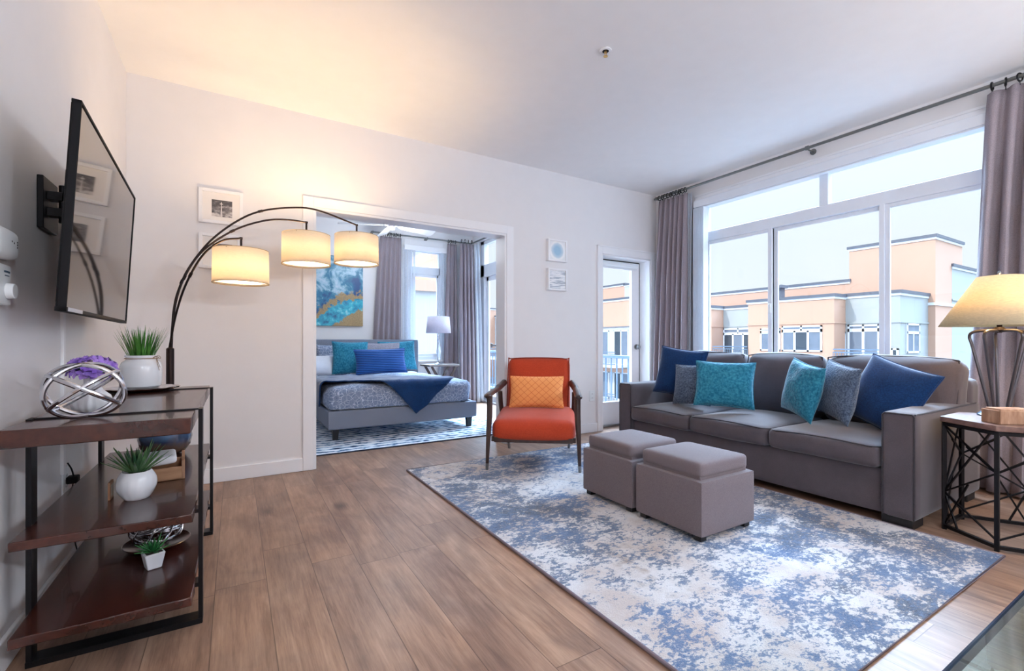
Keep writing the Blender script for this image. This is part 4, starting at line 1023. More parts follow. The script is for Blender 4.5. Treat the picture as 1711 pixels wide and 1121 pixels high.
# ring sculpture
t = thing('ring_sculpture', 'silver orb sculpture of interlocking metal rings at the near end of the console', 'sculpture', (-.405, 1.932, TZ))
vw = Vector((-.2, .98, 0)).normalized(); rg = Vector((.98, .2, 0)).normalized(); up_ = Vector((0, 0, 1))
for a_, b2_, c2_ in ((.58, .80, .10), (-.62, .72, .18), (.42, .30, .86), (-.50, .22, .84)):
    bm = B(); n_ = (rg*a_+up_*b2_+vw*c2_).normalized(); u_ = n_.orthogonal().normalized(); v_ = n_.cross(u_); pts = []
    for k in range(72):
        p_ = (u_*math.cos(2*PI*k/72)+v_*math.sin(2*PI*k/72))*.104; pts.append(Vector((p_.x, p_.y, .090+p_.z*.82)))
    tube(bm, pts, .0065, 8, closed=True); obj('ring', bm, M_chrome, t)
# flower vase
t = thing('flower_vase', 'ribbed white bud vase with purple hydrangea flowers behind the ring sculpture', 'vase', (-.43, 2.14, TZ))
bm = B(); lathe(bm, [(.001, 0), (.040, 0), (.052, .012), (.056, .03), (.050, .052), (.030, .072), (.021, .09), (.022, .112), (.025, .12), (.020, .12), (.017, .09), (.001, .088)], seg=96, rib=.045, ribn=16); obj('vase_body', bm, M_ceramic_m, t)
M_pet = green('purple_petals', (104, 62, 172), (176, 140, 226)); 
bm = B()
for i in range(80):
    z_ = rnd.uniform(-.5, 1); a = rnd.uniform(0, 2*PI); r_ = math.sqrt(max(0, 1-z_*z_)); c = Vector((r_*math.cos(a)*.064, r_*math.sin(a)*.064, .150+z_*.038)); n_ = Vector((r_*math.cos(a), r_*math.sin(a), z_+.3)).normalized()
    u_ = n_.orthogonal().normalized(); v_ = n_.cross(u_); off = rnd.uniform(0, PI)
    for k in range(4):
        b1 = off+k*PI/2; d = u_*math.cos(b1)+v_*math.sin(b1); e_ = n_.cross(d); L_ = rnd.uniform(.014, .021)
        q_ = [bm.verts.new(c), bm.verts.new(c+d*L_*.6-e_*L_*.5+n_*.002), bm.verts.new(c+d*L_*1.15+n_*.005), bm.verts.new(c+d*L_*.6+e_*L_*.5+n_*.002)]
        bm.faces.new(q_)
obj('flower_head', bm, M_pet, t)
bm = B()
for i in range(14): a = rnd.uniform(0, 2*PI); leafblade(bm, (0, 0, .115), (math.cos(a)*.9, math.sin(a)*.9, .6), rnd.uniform(.05, .09), .009, .1)
for i in range(5): a = i*1.3; tube(bm, [(0, 0, .08), (.01*math.cos(a), .01*math.sin(a), .12), (.04*math.cos(a), .04*math.sin(a), .15)], .0016, 5)
obj('leaves', bm, M_succ, t)
# middle shelf: dimpled bowl with succulent
def succulent(t, base_z, n, L, w, m, spread, inner=.0):
    bm = B()
    for i in range(n):
        a = i*2.39996; f = i/n; el = (1-f)*spread+.08
        leafblade(bm, (inner*math.cos(a), inner*math.sin(a), base_z), (math.cos(a)*math.sin(el*1.5), math.sin(a)*math.sin(el*1.5), math.cos(el*1.5)), L*(.75+.3*rnd.random())*(1 if f < .7 else .85), w, .08*rnd.uniform(-1, 1), seg=5)
    return obj('succulent', bm, m, t, solid=.0012)
t = thing('potted_succulent', 'spiky green succulent in a dimpled white bowl on the console\'s middle shelf', 'plant', (-.305, 2.125, MZ))
bm = B()
dim = lambda a, z_, k_: 1+(.045*noise.noise(Vector((math.cos(a)*3.2, math.sin(a)*3.2, z_*34))) if 1 < k_ < 14 else 0)
lathe(bm, [(.001, 0), (.034, 0)]+[(.032+.027*math.sin(PI*(.08+.78*k/11)), .004+.096*k/11) for k in range(12)]+[(.040, .099), (.036, .085), (.001, .082)], seg=60, fn=dim); obj('bowl', bm, M_ceramic, t)
bm = B(); lathe(bm, [(.001, .090), (.037, .088)], seg=24); obj('soil', bm, M_soil, t)
succulent(t, .088, 54, .120, .0080, M_succ, .62, .010)
# small card standing beside the bowl
t = thing('small_picture_stand', 'small tan card standing on the middle shelf left of the dimpled white bowl', 'card', (-.385, 2.17, MZ), .0)
bm = B(); box(bm, -.0035, .0035, -.028, .028, 0, .062); obj('card', bm, M_oakbox, t, bevel=.001)
bm = B(); box(bm, .0035, .0045, -.020, .020, .010, .052); obj('print', bm, plain('tan_print', (186, 170, 150), .7, var=.25, scale=90), t, smooth=False)
# wooden box with white book on it
t = thing('wooden_crate', 'light brown wooden box behind the dimpled bowl on the middle shelf', 'box', (-.262, 2.42, MZ), .08)
bm = B()
for q_ in ((-.075, .075, -.10, -.09, 0, .052), (-.075, .075, .09, .10, 0, .052), (-.075, -.065, -.09, .09, 0, .052), (.065, .075, -.09, .09, 0, .052), (-.075, .075, -.1, .1, 0, .008)): box(bm, *q_)
obj('case', bm, M_oakbox, t, bevel=.0015)
for q_ in ((.066, .0765, -.101, -.088, 0, .078), (.066, .0765, .088, .101, 0, .078)):
    bm = B(); box(bm, *q_); obj('corner_post', bm, M_box, t, bevel=.001)
t = thing('white_stone_dish', 'crumpled white dish lying on the light brown wooden box', 'dish', (-.27, 2.42, MZ+.0535), .08)
bm = B(); softbox(bm, (-.004, 0, .022), (.110, .15, .034), .012, (0, 0, .006), 12, .012, 3); obj('dish', bm, M_ceramic_m, t)
# blue brown glazed vase
g = NG('blue_brown_glaze'); v = g.coord(); s = g.n('ShaderNodeSeparateXYZ'); g.l(v, s.inputs[0])
f = g.math('ADD', g.math('MULTIPLY', s.outputs[2], 6.0), g.math('MULTIPLY', g.noise(v, 16, 4), .6))
g.set(base=g.ramp(f, ((.42, lin((86, 58, 42))), (.62, lin((104, 84, 74))), (.78, lin((56, 66, 92))), (1, lin((70, 110, 150))))), rough=.16, coat=.5)
t = thing('glazed_vase', 'round blue and brown glazed vase at the far end of the console\'s middle shelf', 'vase', (-.30, 2.88, MZ))
bm = B(); lathe(bm, [(.001, 0), (.055, 0), (.080, .012), (.104, .045), (.112, .085), (.106, .125), (.088, .165), (.062, .195), (.050, .205), (.052, .225), (.058, .232), (.050, .230), (.044, .20), (.001, .19)], seg=48); obj('vase_body', bm, g.m, t)
# bottom shelf
t = thing('potted_succulent', 'tiny green succulent in a square white pot on the console\'s bottom shelf', 'plant', (-.257, 2.118, LZ), .35)
bm = B(); r = bmesh.ops.create_cone(bm, cap_ends=True, segments=4, radius1=.030, radius2=.044, depth=.058, matrix=Matrix.Translation((0, 0, .029)) @ Matrix.Rotation(PI/4, 4, 'Z')); obj('pot', bm, M_ceramic_m, t, bevel=.004, seg=3)
bm = B(); box(bm, -.024, .024, -.024, .024, .052, .0595); obj('soil', bm, M_soil, t, smooth=False)
succulent(t, .056, 26, .062, .0075, M_succ2, .85, .004)
t = thing('wire_bowl', 'silver woven wire bowl ornament on a dark wooden plate, bottom shelf of the console', 'ornament', (-.270, 2.33, LZ))
bm = B(); lathe(bm, [(.001, 0), (.06, 0), (.10, .012), (.112, .022), (.108, .024), (.06, .010), (.001, .010)], seg=40); obj('plate', bm, M_console, t)
bm = B()
for i in range(15):
    M_ = Matrix.Translation((rnd.uniform(-.006, .006), rnd.uniform(-.006, .006), .088)) @ Matrix.Rotation(rnd.uniform(0, 2*PI), 4, 'Z') @ Matrix.Rotation(rnd.uniform(-.45, .45), 4, 'X')
    zz = rnd.uniform(-.055, .045); rr = math.sqrt(max(.02, 1-(zz/.078)**2))*.080
    tube(bm, [M_ @ Vector((rr*math.cos(2*PI*k/40), rr*math.sin(2*PI*k/40), zz)) for k in range(40)], .0035, 6, closed=True)
for i in range(9):
    a = i*.7; tube(bm, catmull([(.03*math.cos(a), .03*math.sin(a), .016), (.085*math.cos(a+.3), .085*math.sin(a+.3), .05), (.08*math.cos(a+.6), .08*math.sin(a+.6), .10), (.04*math.cos(a+.9), .04*math.sin(a+.9), .128)], 5), .0035, 6)
obj('wire_mesh', bm, M_chrome, t)

# ------------------------------------------------------------------ television on its wall arm
t = thing('television', 'flat black television on a wall arm above the console, screen angled to the room', 'television', (-.434, 2.421, 1.408), math.atan2(-(-.452+.415), 2.987-1.856))
TW, TH = 1.128, .640
Rt = Matrix.Rotation(math.radians(3.2), 4, 'Y')
def tvbox(*q, inset=0):
    bm = B(); box(bm, *q); bmesh.ops.transform(bm, matrix=Rt, verts=bm.verts); return bm
g = NG('television_screen'); g.set(base=(.02, .017, .016, 1), rough=.04, spec=.75, coat=.0); g.b.inputs['Coat Roughness'].default_value = .02; g.b.inputs['Coat IOR'].default_value = 2.0; M_screen = g.m
bm = B()
for q_ in ((-.022, .002, -TW/2, TW/2, TH/2-.010, TH/2), (-.024, .002, -TW/2, TW/2, -TH/2, -TH/2+.014), (-.018, .002, -TW/2, -TW/2+.007, -TH/2, TH/2), (-.022, .002, TW/2-.010, TW/2, -TH/2, TH/2)): box(bm, *q_)
bmesh.ops.transform(bm, matrix=Rt, verts=bm.verts); obj('bezel', bm, M_darkplastic, t, bevel=.0015)
obj('screen', tvbox(-.006, -.001, -TW/2+.009, TW/2-.009, -TH/2+.014, TH/2-.009), M_screen, t, smooth=False)
bm = B(); box(bm, -.024, -.007, -TW/2+.004, TW/2-.004, -TH/2+.004, TH/2-.004); box(bm, -.058, -.024, -TW/2+.16, TW/2-.16, -TH/2+.03, TH/2-.17); bmesh.ops.transform(bm, matrix=Rt, verts=bm.verts); obj('back_cover', bm, M_darkplastic, t, bevel=.006)
obj('sticker', tvbox(.002, .003, -TW/2+.02, -TW/2+.20, -TH/2+.002, -TH/2+.014), plain('silver_sticker', (196, 196, 200), .4), t, smooth=False, label='silver sticker strip')
t = thing('television_mount', 'black articulated steel wall arm behind the television', 'wall mount', (LX, 2.39, 1.5))
bm = B(); box(bm, LX, LX+.018, 2.29, 2.45, 1.41, 1.60); obj('wall_plate', bm, M_black, t, world=True, bevel=.003)
bm = B()
for z_ in (1.46, 1.52): box(bm, LX+.018, LX+.062, 2.32, 2.36, z_, z_+.032); box(bm, LX+.05, LX+.085, 2.33, 2.48, z_+.004, z_+.028)
cyl(bm, (LX+.058, 2.34, 1.44), (LX+.058, 2.34, 1.58), .012, seg=12); cyl(bm, (LX+.07, 2.47, 1.44), (LX+.07, 2.47, 1.58), .012, seg=12); obj('arm', bm, M_black, t, world=True, bevel=.002)
bm = B(); box(bm, LX+.082, LX+.095, 2.36, 2.52, 1.42, 1.59); box(bm, LX+.085, LX+.10, 2.31, 2.34, 1.28, 1.60); box(bm, LX+.085, LX+.10, 2.52, 2.55, 1.28, 1.60); obj('bracket', bm, M_black, t, world=True, bevel=.002)

# wall devices
t = thing('carbon_monoxide_alarm', 'rounded white alarm on the left wall above the thermostat', 'alarm', (LX, 2.03, 1.30))
bm = B(); softbox(bm, (LX+.020, 1.93, 1.290), (.040, .155, .086), .03, (0, .004, .004), 12); obj('case', bm, M_plastic, t, world=True)
bm = B()
for y_, z_ in ((1.983, 1.301), (1.983, 1.293), (1.983, 1.285), (1.945, 1.298), (1.96, 1.295)): cyl(bm, (LX+.035, y_, z_), (LX+.0403, y_, z_), .0028, seg=10)
obj('vent_dot', bm, M_darkplastic, t, world=True)
t = thing('thermostat', 'white rectangular thermostat with a round dial on the left wall, below the alarm', 'thermostat', (LX, 2.02, 1.17))
bm = B(); box(bm, LX, LX+.026, 1.90, 1.985, 1.108, 1.228); obj('case', bm, M_plastic, t, world=True, bevel=.005)
bm = B(); cyl(bm, (LX+.026, 1.955, 1.150), (LX+.044, 1.955, 1.150), .024, .022, 32); obj('dial', bm, M_plastic, t, world=True, bevel=.002)
bm = B(); box(bm, LX+.026, LX+.0265, 1.935, 1.975, 1.204, 1.210); box(bm, LX+.026, LX+.0265, 1.940, 1.970, 1.194, 1.197); obj('marking', bm, plain('grey_print', (70, 90, 110), .6), t, smooth=False, world=True)
t = thing('cable_cover', 'white vertical cable cover strip running down the wall below the television', 'cable cover', (LX, 2.56, .5))
bm = B(); box(bm, LX, LX+.012, 2.548, 2.574, .455, 1.12); obj('channel', bm, trim_m, t, world=True, bevel=.002)
def outlet(label, loc, ax):
    o = thing('wall_outlet', label, 'outlet', loc, 0 if ax == 'y' else PI/2)
    bm = B(); box(bm, -.036, .036, -.006, 0, -.058, .058); obj('plate', bm, M_plastic, o, bevel=.002)
    for z_ in (-.022, .022):
        bm = B(); box(bm, -.016, .016, -.008, -.006, z_-.014, z_+.014); s_ = obj('socket', bm, M_plastic, o, bevel=.001)
        bm = B(); box(bm, -.008, -.006, -.0085, -.008, z_-.006, z_+.004); box(bm, .006, .008, -.0085, -.008, z_-.006, z_+.004); obj('slot', bm, M_darkplastic, s_, smooth=False)
    return o
outlet('white wall outlet low on the far wall between the armchair and balcony door', (3.36, WY, .40), 'y')
outlet('white wall outlet behind the console, with a black adapter plugged in', (LX, 2.60, .42), 'x')
t = thing('power_adapter', 'black power adapter and cord plugged in behind the console', 'power adapter', (LX+.008, 2.56, .42))
bm = B(); box(bm, LX+.0085, LX+.045, 2.585, 2.625, .405, .435); obj('plug', bm, M_darkplastic, t, world=True, bevel=.004)
bm = B(); tube(bm, catmull([(LX+.03, 2.60, .43), (LX+.03, 2.57, .47), (LX+.02, 2.56, .50)], 6), .003, 6)
tube(bm, catmull([(LX+.03, 2.59, .405), (LX+.022, 2.57, .34), (LX+.016, 2.60, .25), (LX+.016, 2.66, .16), (LX+.018, 2.75, .02)], 6), .0025, 6); obj('cord', bm, M_darkplastic, t, world=True)

# ------------------------------------------------------------------ arc floor lamp
ax, ay = -.334, 3.42
t = thing('arc_floor_lamp', 'dark bronze arc floor lamp with three lit cream drum shades', 'floor lamp', (ax, ay, 0))
bm = B(); lathe(bm, [(.001, 0), (.165, 0), (.168, .006), (.165, .022), (.03, .028), (.001, .028)], (ax, ay, 0), 48); obj('base', bm, M_bronze, t, world=True)
bm = B(); cyl(bm, (ax, ay, .025), (ax, ay, .955), .0205, seg=24); cyl(bm, (ax, ay, .955), (ax, ay, .962), .0205, .012, 24); obj('pole', bm, M_bronze, t, world=True, bevel=.001)
def arm(pix, yend, off):
    n_ = len(pix); P_ = []
    for i, (u, v) in enumerate(pix):
        y_ = ay+(yend-ay)*(i/(n_-1))**1.3; p_ = at(u, v, y=y_); P_.append(p_)
    P_[0] = Vector((ax+off, ay, .94)); return P_
arms = [
 ([(285, 582), (294, 525), (312, 472), (340, 425), (372, 402), (403, 398)], 3.26, -.006, (403.5, 397), 446, 2.80),
 ([(285, 582), (291, 520), (305, 470), (336, 422), (388, 386), (440, 369), (478, 367), (512, 371.5)], 3.36, .0, (512, 371), 417.5, 3.09),
 ([(285, 582), (290, 520), (300, 480), (318, 444), (352, 402), (395, 370), (435, 353), (485, 347), (530, 351), (596, 376)], 3.40, .006, (596, 376), 418, 3.29)]
joints = [(1, ) , (4,), (6,)]
SR, SH = .154, .202; M_rim = plain('cream_rim', (190, 164, 124), .8)
for i, (pix, ye, off, hang, vc, fz) in enumerate(arms):
    P_ = arm(pix, ye, off); C_ = catmull(P_, 8)
    bm = B(); tube(bm, C_, .0062, 8)
    for k in ((18,), (17, 32), (18, 48))[i]:
        d = (C_[k+1]-C_[k]).normalized()*.014; cyl(bm, C_[k]-d, C_[k]+d, .0085, seg=12)
    a_ = obj('arm', bm, M_bronze, t, world=True)
    e_ = P_[-1]; zc_ = 1+(570-vc)/768*(_S*e_.x+_C*e_.y)
    cx_, cy_ = e_.x, e_.y
    bm = B(); cyl(bm, (cx_, cy_, e_.z+.002), (cx_, cy_, zc_+SH/2-.03), .0065, seg=12); cyl(bm, (cx_-.008, cy_, e_.z), (cx_+.008, cy_, e_.z), .007, seg=10); cyl(bm, (cx_, cy_, zc_+SH/2-.07), (cx_, cy_, zc_+SH/2-.02), .018, seg=16)
    for a in (0, 2*PI/3, 4*PI/3): bar(bm, (cx_, cy_, zc_+SH/2-.022), (cx_+SR*.985*math.cos(a), cy_+SR*.985*math.sin(a), zc_+SH/2-.006), .003, .003)
    obj('hanger', bm, M_bronze, a_, world=True)
    bm = B(); lathe(bm, [(SR*.985, -SH/2), (SR*.965, SH/2)], (cx_, cy_, zc_), 64)
    sh = obj('lamp_shade', bm, M_arcshade, t, world=True, solid=.0016)
    bm = B(); tube(bm, [(cx_+SR*.988*math.cos(2*PI*k/64), cy_+SR*.988*math.sin(2*PI*k/64), zc_-SH/2) for k in range(64)], .0022, 6, closed=True); obj('rim', bm, M_rim, sh, world=True); bm = B(); tube(bm, [(cx_+SR*.966*math.cos(2*PI*k/64), cy_+SR*.966*math.sin(2*PI*k/64), zc_+SH/2) for k in range(64)], .0018, 6, closed=True); obj('rim', bm, M_rim, sh, world=True)
    bm = B(); lathe(bm, [(.001, 0), (SR*.95, 0)], (cx_, cy_, zc_-SH/2+.012), 48); obj('diffuser', bm, M_arcshade, sh, world=True)
    light('arc_lamp_bulb', 'POINT', (cx_, cy_, zc_-.025), ARC, (1, .67, .36), shadow_soft_size=.045)

# ------------------------------------------------------------------ wall pictures
def photo_mat(name, kind):
    g = NG(name); v = g.coord((1, 1, 1)); s = g.n('ShaderNodeSeparateXYZ'); g.l(v, s.inputs[0])
    cl = g.noise(g.coord((14, 14, 34)), 1.6, 5, .6)
    if kind == 'sky':
        f = g.math('ADD', cl, g.math('MULTIPLY', s.outputs[2], -2.2)); col = g.ramp(f, ((.42, lin((70, 66, 66))), (.56, lin((118, 112, 112))), (.68, lin((200, 194, 192)))))
    elif kind == 'mono':
        f = g.noise(g.coord((30, 30, 40)), 1.5, 5, .7); col = g.ramp(f, ((.35, lin((40, 38, 40))), (.6, lin((130, 124, 122))), (.75, lin((205, 200, 198)))))
    elif kind == 'blue':
        d = g.math('ADD', g.math('MULTIPLY', s.outputs[0], s.outputs[0]), g.math('MULTIPLY', s.outputs[2], s.outputs[2]))
        r = g.math('ADD', g.math('SQRT', d), g.math('MULTIPLY', g.noise(v, 14, 3), .03))
        col = g.ramp(r, ((.055, lin((160, 196, 220))), (.085, lin((206, 222, 232))), (.10, lin((250, 250, 250))), (.125, lin((236, 238, 240)))))
    else:
        col = g.ramp(g.noise(g.coord((3, 3, 30)), 2.2, 3, .6), ((.42, lin((168, 176, 188))), (.5, lin((228, 230, 234))), (.6, lin((244, 244, 246)))))
    g.set(base=col, rough=.25, coat=.5); return g.m
def picture(label, x0, x1, z0, z1, depth, fw, pic, mats, group=None, extra=None, recess=.006):
    o = thing('picture_frame', label, 'picture', ((x0+x1)/2, WY, (z0+z1)/2), 0, group); w, h = (x1-x0)/2, (z1-z0)/2
    bm = B()
    for q_ in ((-w, -w+fw, -h, h), (w-fw, w, -h, h), (-w+fw, w-fw, -h, -h+fw), (-w+fw, w-fw, h-fw, h)): box(bm, q_[0], q_[1], -depth, 0, q_[2], q_[3])
    obj('frame', bm, trim_m, o, bevel=.002)
    bm = B(); box(bm, -w+fw, w-fw, -depth+recess+.004, -.001, -h+fw, h-fw); obj('mat_board', bm, plain('mat_board', (236, 232, 228), .6, var=.01) if 'mat_board' not in MATS else MATS['mat_board'], o, smooth=False)
    px0, px1, pz0, pz1 = pic; cx_, cz_ = (x0+x1)/2, (z0+z1)/2
    bm = B(); box(bm, px0-cx_, px1-cx_, -depth+recess+.002, -depth+recess+.004, pz0-cz_, pz1-cz_); ph = obj('photograph', bm, mats, o, smooth=False)
    if extra: extra(o, ph, px0-cx_, px1-cx_, pz0-cz_, pz1-cz_, -depth+recess+.002)
    return o
def tower(o, ph, a, b_, c, d, y):
    bm = B(); xm = a+(b_-a)*.47; hh = d-c
    poly = [(-.006, 0), (-.0025, .55), (-.002, .74), (-.010, .765), (-.011, .785), (-.004, .80), (-.003, .82), (0, .93), (.003, .82), (.004, .80), (.011, .785), (.010, .765), (.002, .74), (.0025, .55), (.006, 0)]
    f1 = [bm.verts.new((xm+px_, y-.0008, c+pz_*hh)) for px_, pz_ in poly]; f2 = [bm.verts.new((xm+px_, y, c+pz_*hh)) for px_, pz_ in poly]
    bm.faces.new(f1); bm.faces.new(f2[::-1])
    for i in range(len(f1)): j = (i+1) % len(f1); bm.faces.new((f1[i], f2[i], f2[j], f1[j]))
    obj('tower_silhouette', bm, plain('print_light_grey', (204, 198, 196), .5), ph, smooth=False)
pa, pb = at(354, 334, y=WY), at(388, 365.6, y=WY)
G = 'white framed photographs left of the opening'
picture('white framed black-and-white photograph of a tower, upper of two left of the opening', -.218, .050, 1.830, 2.070, .030, .022, (pa.x, pb.x, pb.z, pa.z), photo_mat('cloud_photograph', 'sky'), G, tower)
pa, pb = at(354.5, 407, y=WY), at(388, 436, y=WY)
picture('white framed black-and-white photograph half hidden behind the nearest arc lamp shade', -.218, .035, 1.512, 1.758, .030, .022, (pa.x, pb.x, pb.z, pa.z), photo_mat('grey_photograph', 'mono'), G)
G = 'small square pictures right of the opening'
picture('small deep white frame with pale blue round picture, upper one beside the balcony door', 2.742, 2.985, 1.826, 2.052, .045, .018, (2.762, 2.965, 1.846, 2.032), photo_mat('pale_blue_picture', 'blue'), G)
picture('small deep white frame with pale grey picture, lower one beside the balcony door', 2.742, 2.985, 1.526, 1.752, .045, .018, (2.762, 2.965, 1.546, 1.732), photo_mat('pale_grey_picture', 'pale'), G)
# sprinkler
t = thing('sprinkler_head', 'small white and brass fire sprinkler in the ceiling', 'sprinkler', (1.915, 2.085, H))
bm = B(); lathe(bm, [(.020, -.001), (.032, -.002), (.036, -.006), (.034, -.010), (.020, -.012)], seg=32); obj('escutcheon', bm, trim_m, t)
bm = B(); cyl(bm, (0, 0, -.0005), (0, 0, -.011), .020, seg=20); obj('recess', bm, M_darkplastic, t)
bm = B(); cyl(bm, (0, 0, -.01), (0, 0, -.022), .008, seg=12); bar(bm, (-.008, 0, -.02), (-.004, 0, -.040), .003, .003); bar(bm, (.008, 0, -.02), (.004, 0, -.040), .003, .003); cyl(bm, (0, 0, -.040), (0, 0, -.043), .013, seg=16); obj('nozzle', bm, M_gold, t)

# ================================================================== BEDROOM
t = thing('bed', 'upholstered grey double bed with tall headboard in the bedroom', 'bed', (1.6, 5.8, 0))
bx0, bx1, by0, by1 = .785, 2.412, 4.80, 6.84
bm = B(); softbox(bm, ((bx0+bx1)/2, by0+.025, .212), (bx1-bx0, .05, .185), .014, n=8); obj('foot_rail', bm, M_bedgrey, t, world=True)
for x_ in (bx0+.025, bx1-.025):
    bm = B(); softbox(bm, (x_, (by0+by1)/2, .212), (.05, by1-by0-.1, .185), .014, n=8); obj('side_rail', bm, M_bedgrey, t, world=True)
bm = B(); softbox(bm, (1.58, 6.873, .56), (1.70, .06, .93), .016, n=8)
hbm = obj('headboard', bm, M_bedgrey, t, world=True)
bm = B()
for z_ in (.62, .76, .90): box(bm, .74, 2.42, 6.8415, 6.8430, z_-.0015, z_+.0015)
obj('seam', bm, plain('dark_grey_seam', (92, 96, 110), .9), hbm, smooth=False, world=True)
bm = B(); softbox(bm, (1.585, 5.86, .37), (1.42, 1.90, .20), .06, (0, 0, .01), 10); obj('mattress', bm, M_sheet, t, world=True)
for x_ in (bx0+.075, bx1-.075):
    for y_ in (by0+.065, by1-.06):
        bm = B(); cyl(bm, (x_, y_, 0.012), (x_, y_, .122), .034, .045, 4); bmesh.ops.rotate(bm, cent=(x_, y_, 0), matrix=Matrix.Rotation(PI/4, 3, 'Z'), verts=bm.verts); obj('leg', bm, M_blackfoot, t, smooth=False, world=True)
# duvet
d_ = thing('duvet', 'grey and white swirl-patterned duvet spread over the bed', 'duvet', (1.58, 5.6, .3))
bm = B(); softbox(bm, (1.575, 5.66, .410), (1.56, 1.72, .275), .085, (.02, .015, .012), 26, .022, 4)
bmesh.ops.delete(bm, geom=[f_ for f_ in bm.faces if f_.calc_center_median().z < .318 or (f_.calc_center_median().y > 6.42 and f_.calc_center_median().z < .50)], context='FACES'); obj('cover', bm, M_duvet, d_, world=True)
s_ = thing('bed_sheet', 'white sheet turned down near the pillows on the bed', 'sheet', (1.58, 6.5, .5))
bm = B(); softbox(bm, (1.575, 6.675, .455), (1.54, .29, .18), .06, (.01, 0, .01), 14, .010, 8); bmesh.ops.delete(bm, geom=[f_ for f_ in bm.faces if f_.calc_center_median().z < .495], context='FACES'); obj('sheet', bm, M_sheet, s_, world=True)
# throw blanket
tb = thing('throw_blanket', 'navy blue throw blanket draped across the bed, its corner hanging over the foot', 'blanket', (1.4, 5.2, .58))
bm = B()
top = [(.50, 5.72), (.80, 5.76), (1.2, 5.68), (1.67, 5.42), (2.0, 5.02), (2.12, 4.84)]
bot = [(.50, 5.10), (.80, 5.02), (1.22, 4.88), (1.52, 4.56), (1.66, 4.40), (2.125, 4.80)]
def ev(L, f):
    f *= len(L)-1; i = min(int(f), len(L)-2); g_ = f-i; a = L[max(i-1, 0)]; b_ = L[i]; c = L[i+1]; return Vector((b_[0]+(c[0]-b_[0])*g_, b_[1]+(c[1]-b_[1])*g_))
rows = []; NU, NV = 60, 36; ZT = .588
def wrap(p):
    x, y = p; z = ZT+.010*noise.noise(Vector((x*6, y*6, 1)))+.006*noise.noise(Vector((x*15, y*15, 3)))
    X_, Y_, Z_ = x, y, z
    ye = 4.80; R_ = .055
    if y < ye:
        s_ = ye-y; th = min(s_/R_, PI/2); Y_ = ye-R_*math.sin(th); Z_ = z-R_*(1-math.cos(th))-max(0, s_-R_*PI/2)
        if s_ > R_*PI/2: Y_ -= .012+.014*math.sin(x*22)*min(1, (s_-.08)*6)
    xe = .80
    if x < xe:
        s_ = xe-x; th = min(s_/R_, PI/2); X_ = xe-R_*math.sin(th); Z_ -= R_*(1-math.cos(th))+max(0, s_-R_*PI/2)
    return Vector((X_, Y_, Z_))
for i in range(NU+1):
    a, b_ = ev(top, i/NU), ev(bot, i/NU); rows.append([bm.verts.new(wrap(a.lerp(b_, j/NV))) for j in range(NV+1)])
for a, b_ in zip(rows, rows[1:]):
    for j in range(NV): bm.faces.new((a[j], a[j+1], b_[j+1], b_[j]))
obj('cloth', bm, M_navy, tb, world=True, solid=.012, angle=80)
def bp(a, b_, y): q = at(480+a/2.385, 310+b_/2.385, y=y); return (q.x, q.y, q.z)
G = 'pillows on the bed'
def bpil(label, m, w, h, d, a, b_, y, tilt=.35, yaw=0, roll=0, seed=0, **k): cushion('pillow', label, m, w, h, d, bp(a, b_, y), yaw, tilt, roll, group=G, cat='pillow', seed=seed, **k)
bpil('white pillow at the left edge of the bed', M_sheet, .40, .28, .14, 122, 728, 6.42, .45, seed=11)
bpil('grey patterned pillow sham standing left of the teal pillow on the bed', M_duvet, .42, .44, .14, 185, 702, 6.60, .22, .05, seed=12)
bpil('teal plush pillow left of the silver one against the headboard', M_teal, .46, .44, .15, 252, 694, 6.40, .24, -.05, .02, seed=13, wr=.016)
bpil('silver satin pillow in the middle, behind the navy lumbar one', M_greysatin, .62, .42, .14, 366, 684, 6.55, .22, .02, seed=14)
bpil('teal plush pillow right of the silver one against the headboard', M_teal, .56, .44, .15, 440, 690, 6.70, .20, .03, -.03, seed=15, wr=.016)
bpil('ribbed navy lumbar pillow at the front of the pile on the bed', M_navyrib, .68, .34, .12, 374, 713, 6.12, .30, .0, -.02, seed=16)
pl_ = [o for o in COL.objects if o.name.startswith('pillow')]
prev_ = [bpy.data.objects['bed'], d_, s_]
for i_ in (1, 3, 4, 0, 2, 5):
    settle(pl_[i_], prev_, (-.24, -.97, 0)); prev_.append(pl_[i_])
# painting
g = NG('teal_gold_abstract_canvas'); tcn = g.n('ShaderNodeTexCoord'); s = g.n('ShaderNodeSeparateXYZ'); g.l(tcn.outputs['Object'], s.inputs[0])
a = g.math('DIVIDE', g.math('ADD', s.outputs[0], .10), .61); b_ = g.math('DIVIDE', g.math('ADD', s.outputs[2], .50), .78)
w1_ = g.noise(tcn.outputs['Object'], 3.5, 6, .6, .8); w2_ = g.noise(tcn.outputs['Object'], 11, 6, .7, .3); w3_ = g.noise(tcn.outputs['Object'], 60, 3, .7)
nz = g.math('ADD', g.math('MULTIPLY', g.math('SUBTRACT', w1_, .5), .30), g.math('MULTIPLY', g.math('SUBTRACT', w2_, .5), .42))
bb = g.math('ADD', b_, nz)
arc = g.math('SUBTRACT', g.math('SUBTRACT', bb, .50), g.math('MULTIPLY', g.math('MULTIPLY', g.math('SUBTRACT', a, .9), g.math('SUBTRACT', a, .9)), -.42))
gold = g.mix(w3_, lin((84, 70, 50)), lin((204, 172, 120)))
sea = g.ramp(g.math('ADD', w2_, g.math('MULTIPLY', nz, .6)), ((.3, lin((20, 86, 126))), (.45, lin((34, 146, 176))), (.6, lin((60, 184, 200))), (.75, lin((190, 226, 226)))))
foam = g.ramp(g.math('ADD', w1_, g.math('MULTIPLY', w2_, .3)), ((.48, lin((196, 210, 222))), (.60, lin((150, 188, 206))), (.68, lin((38, 118, 150))), (.8, lin((20, 70, 120)))))
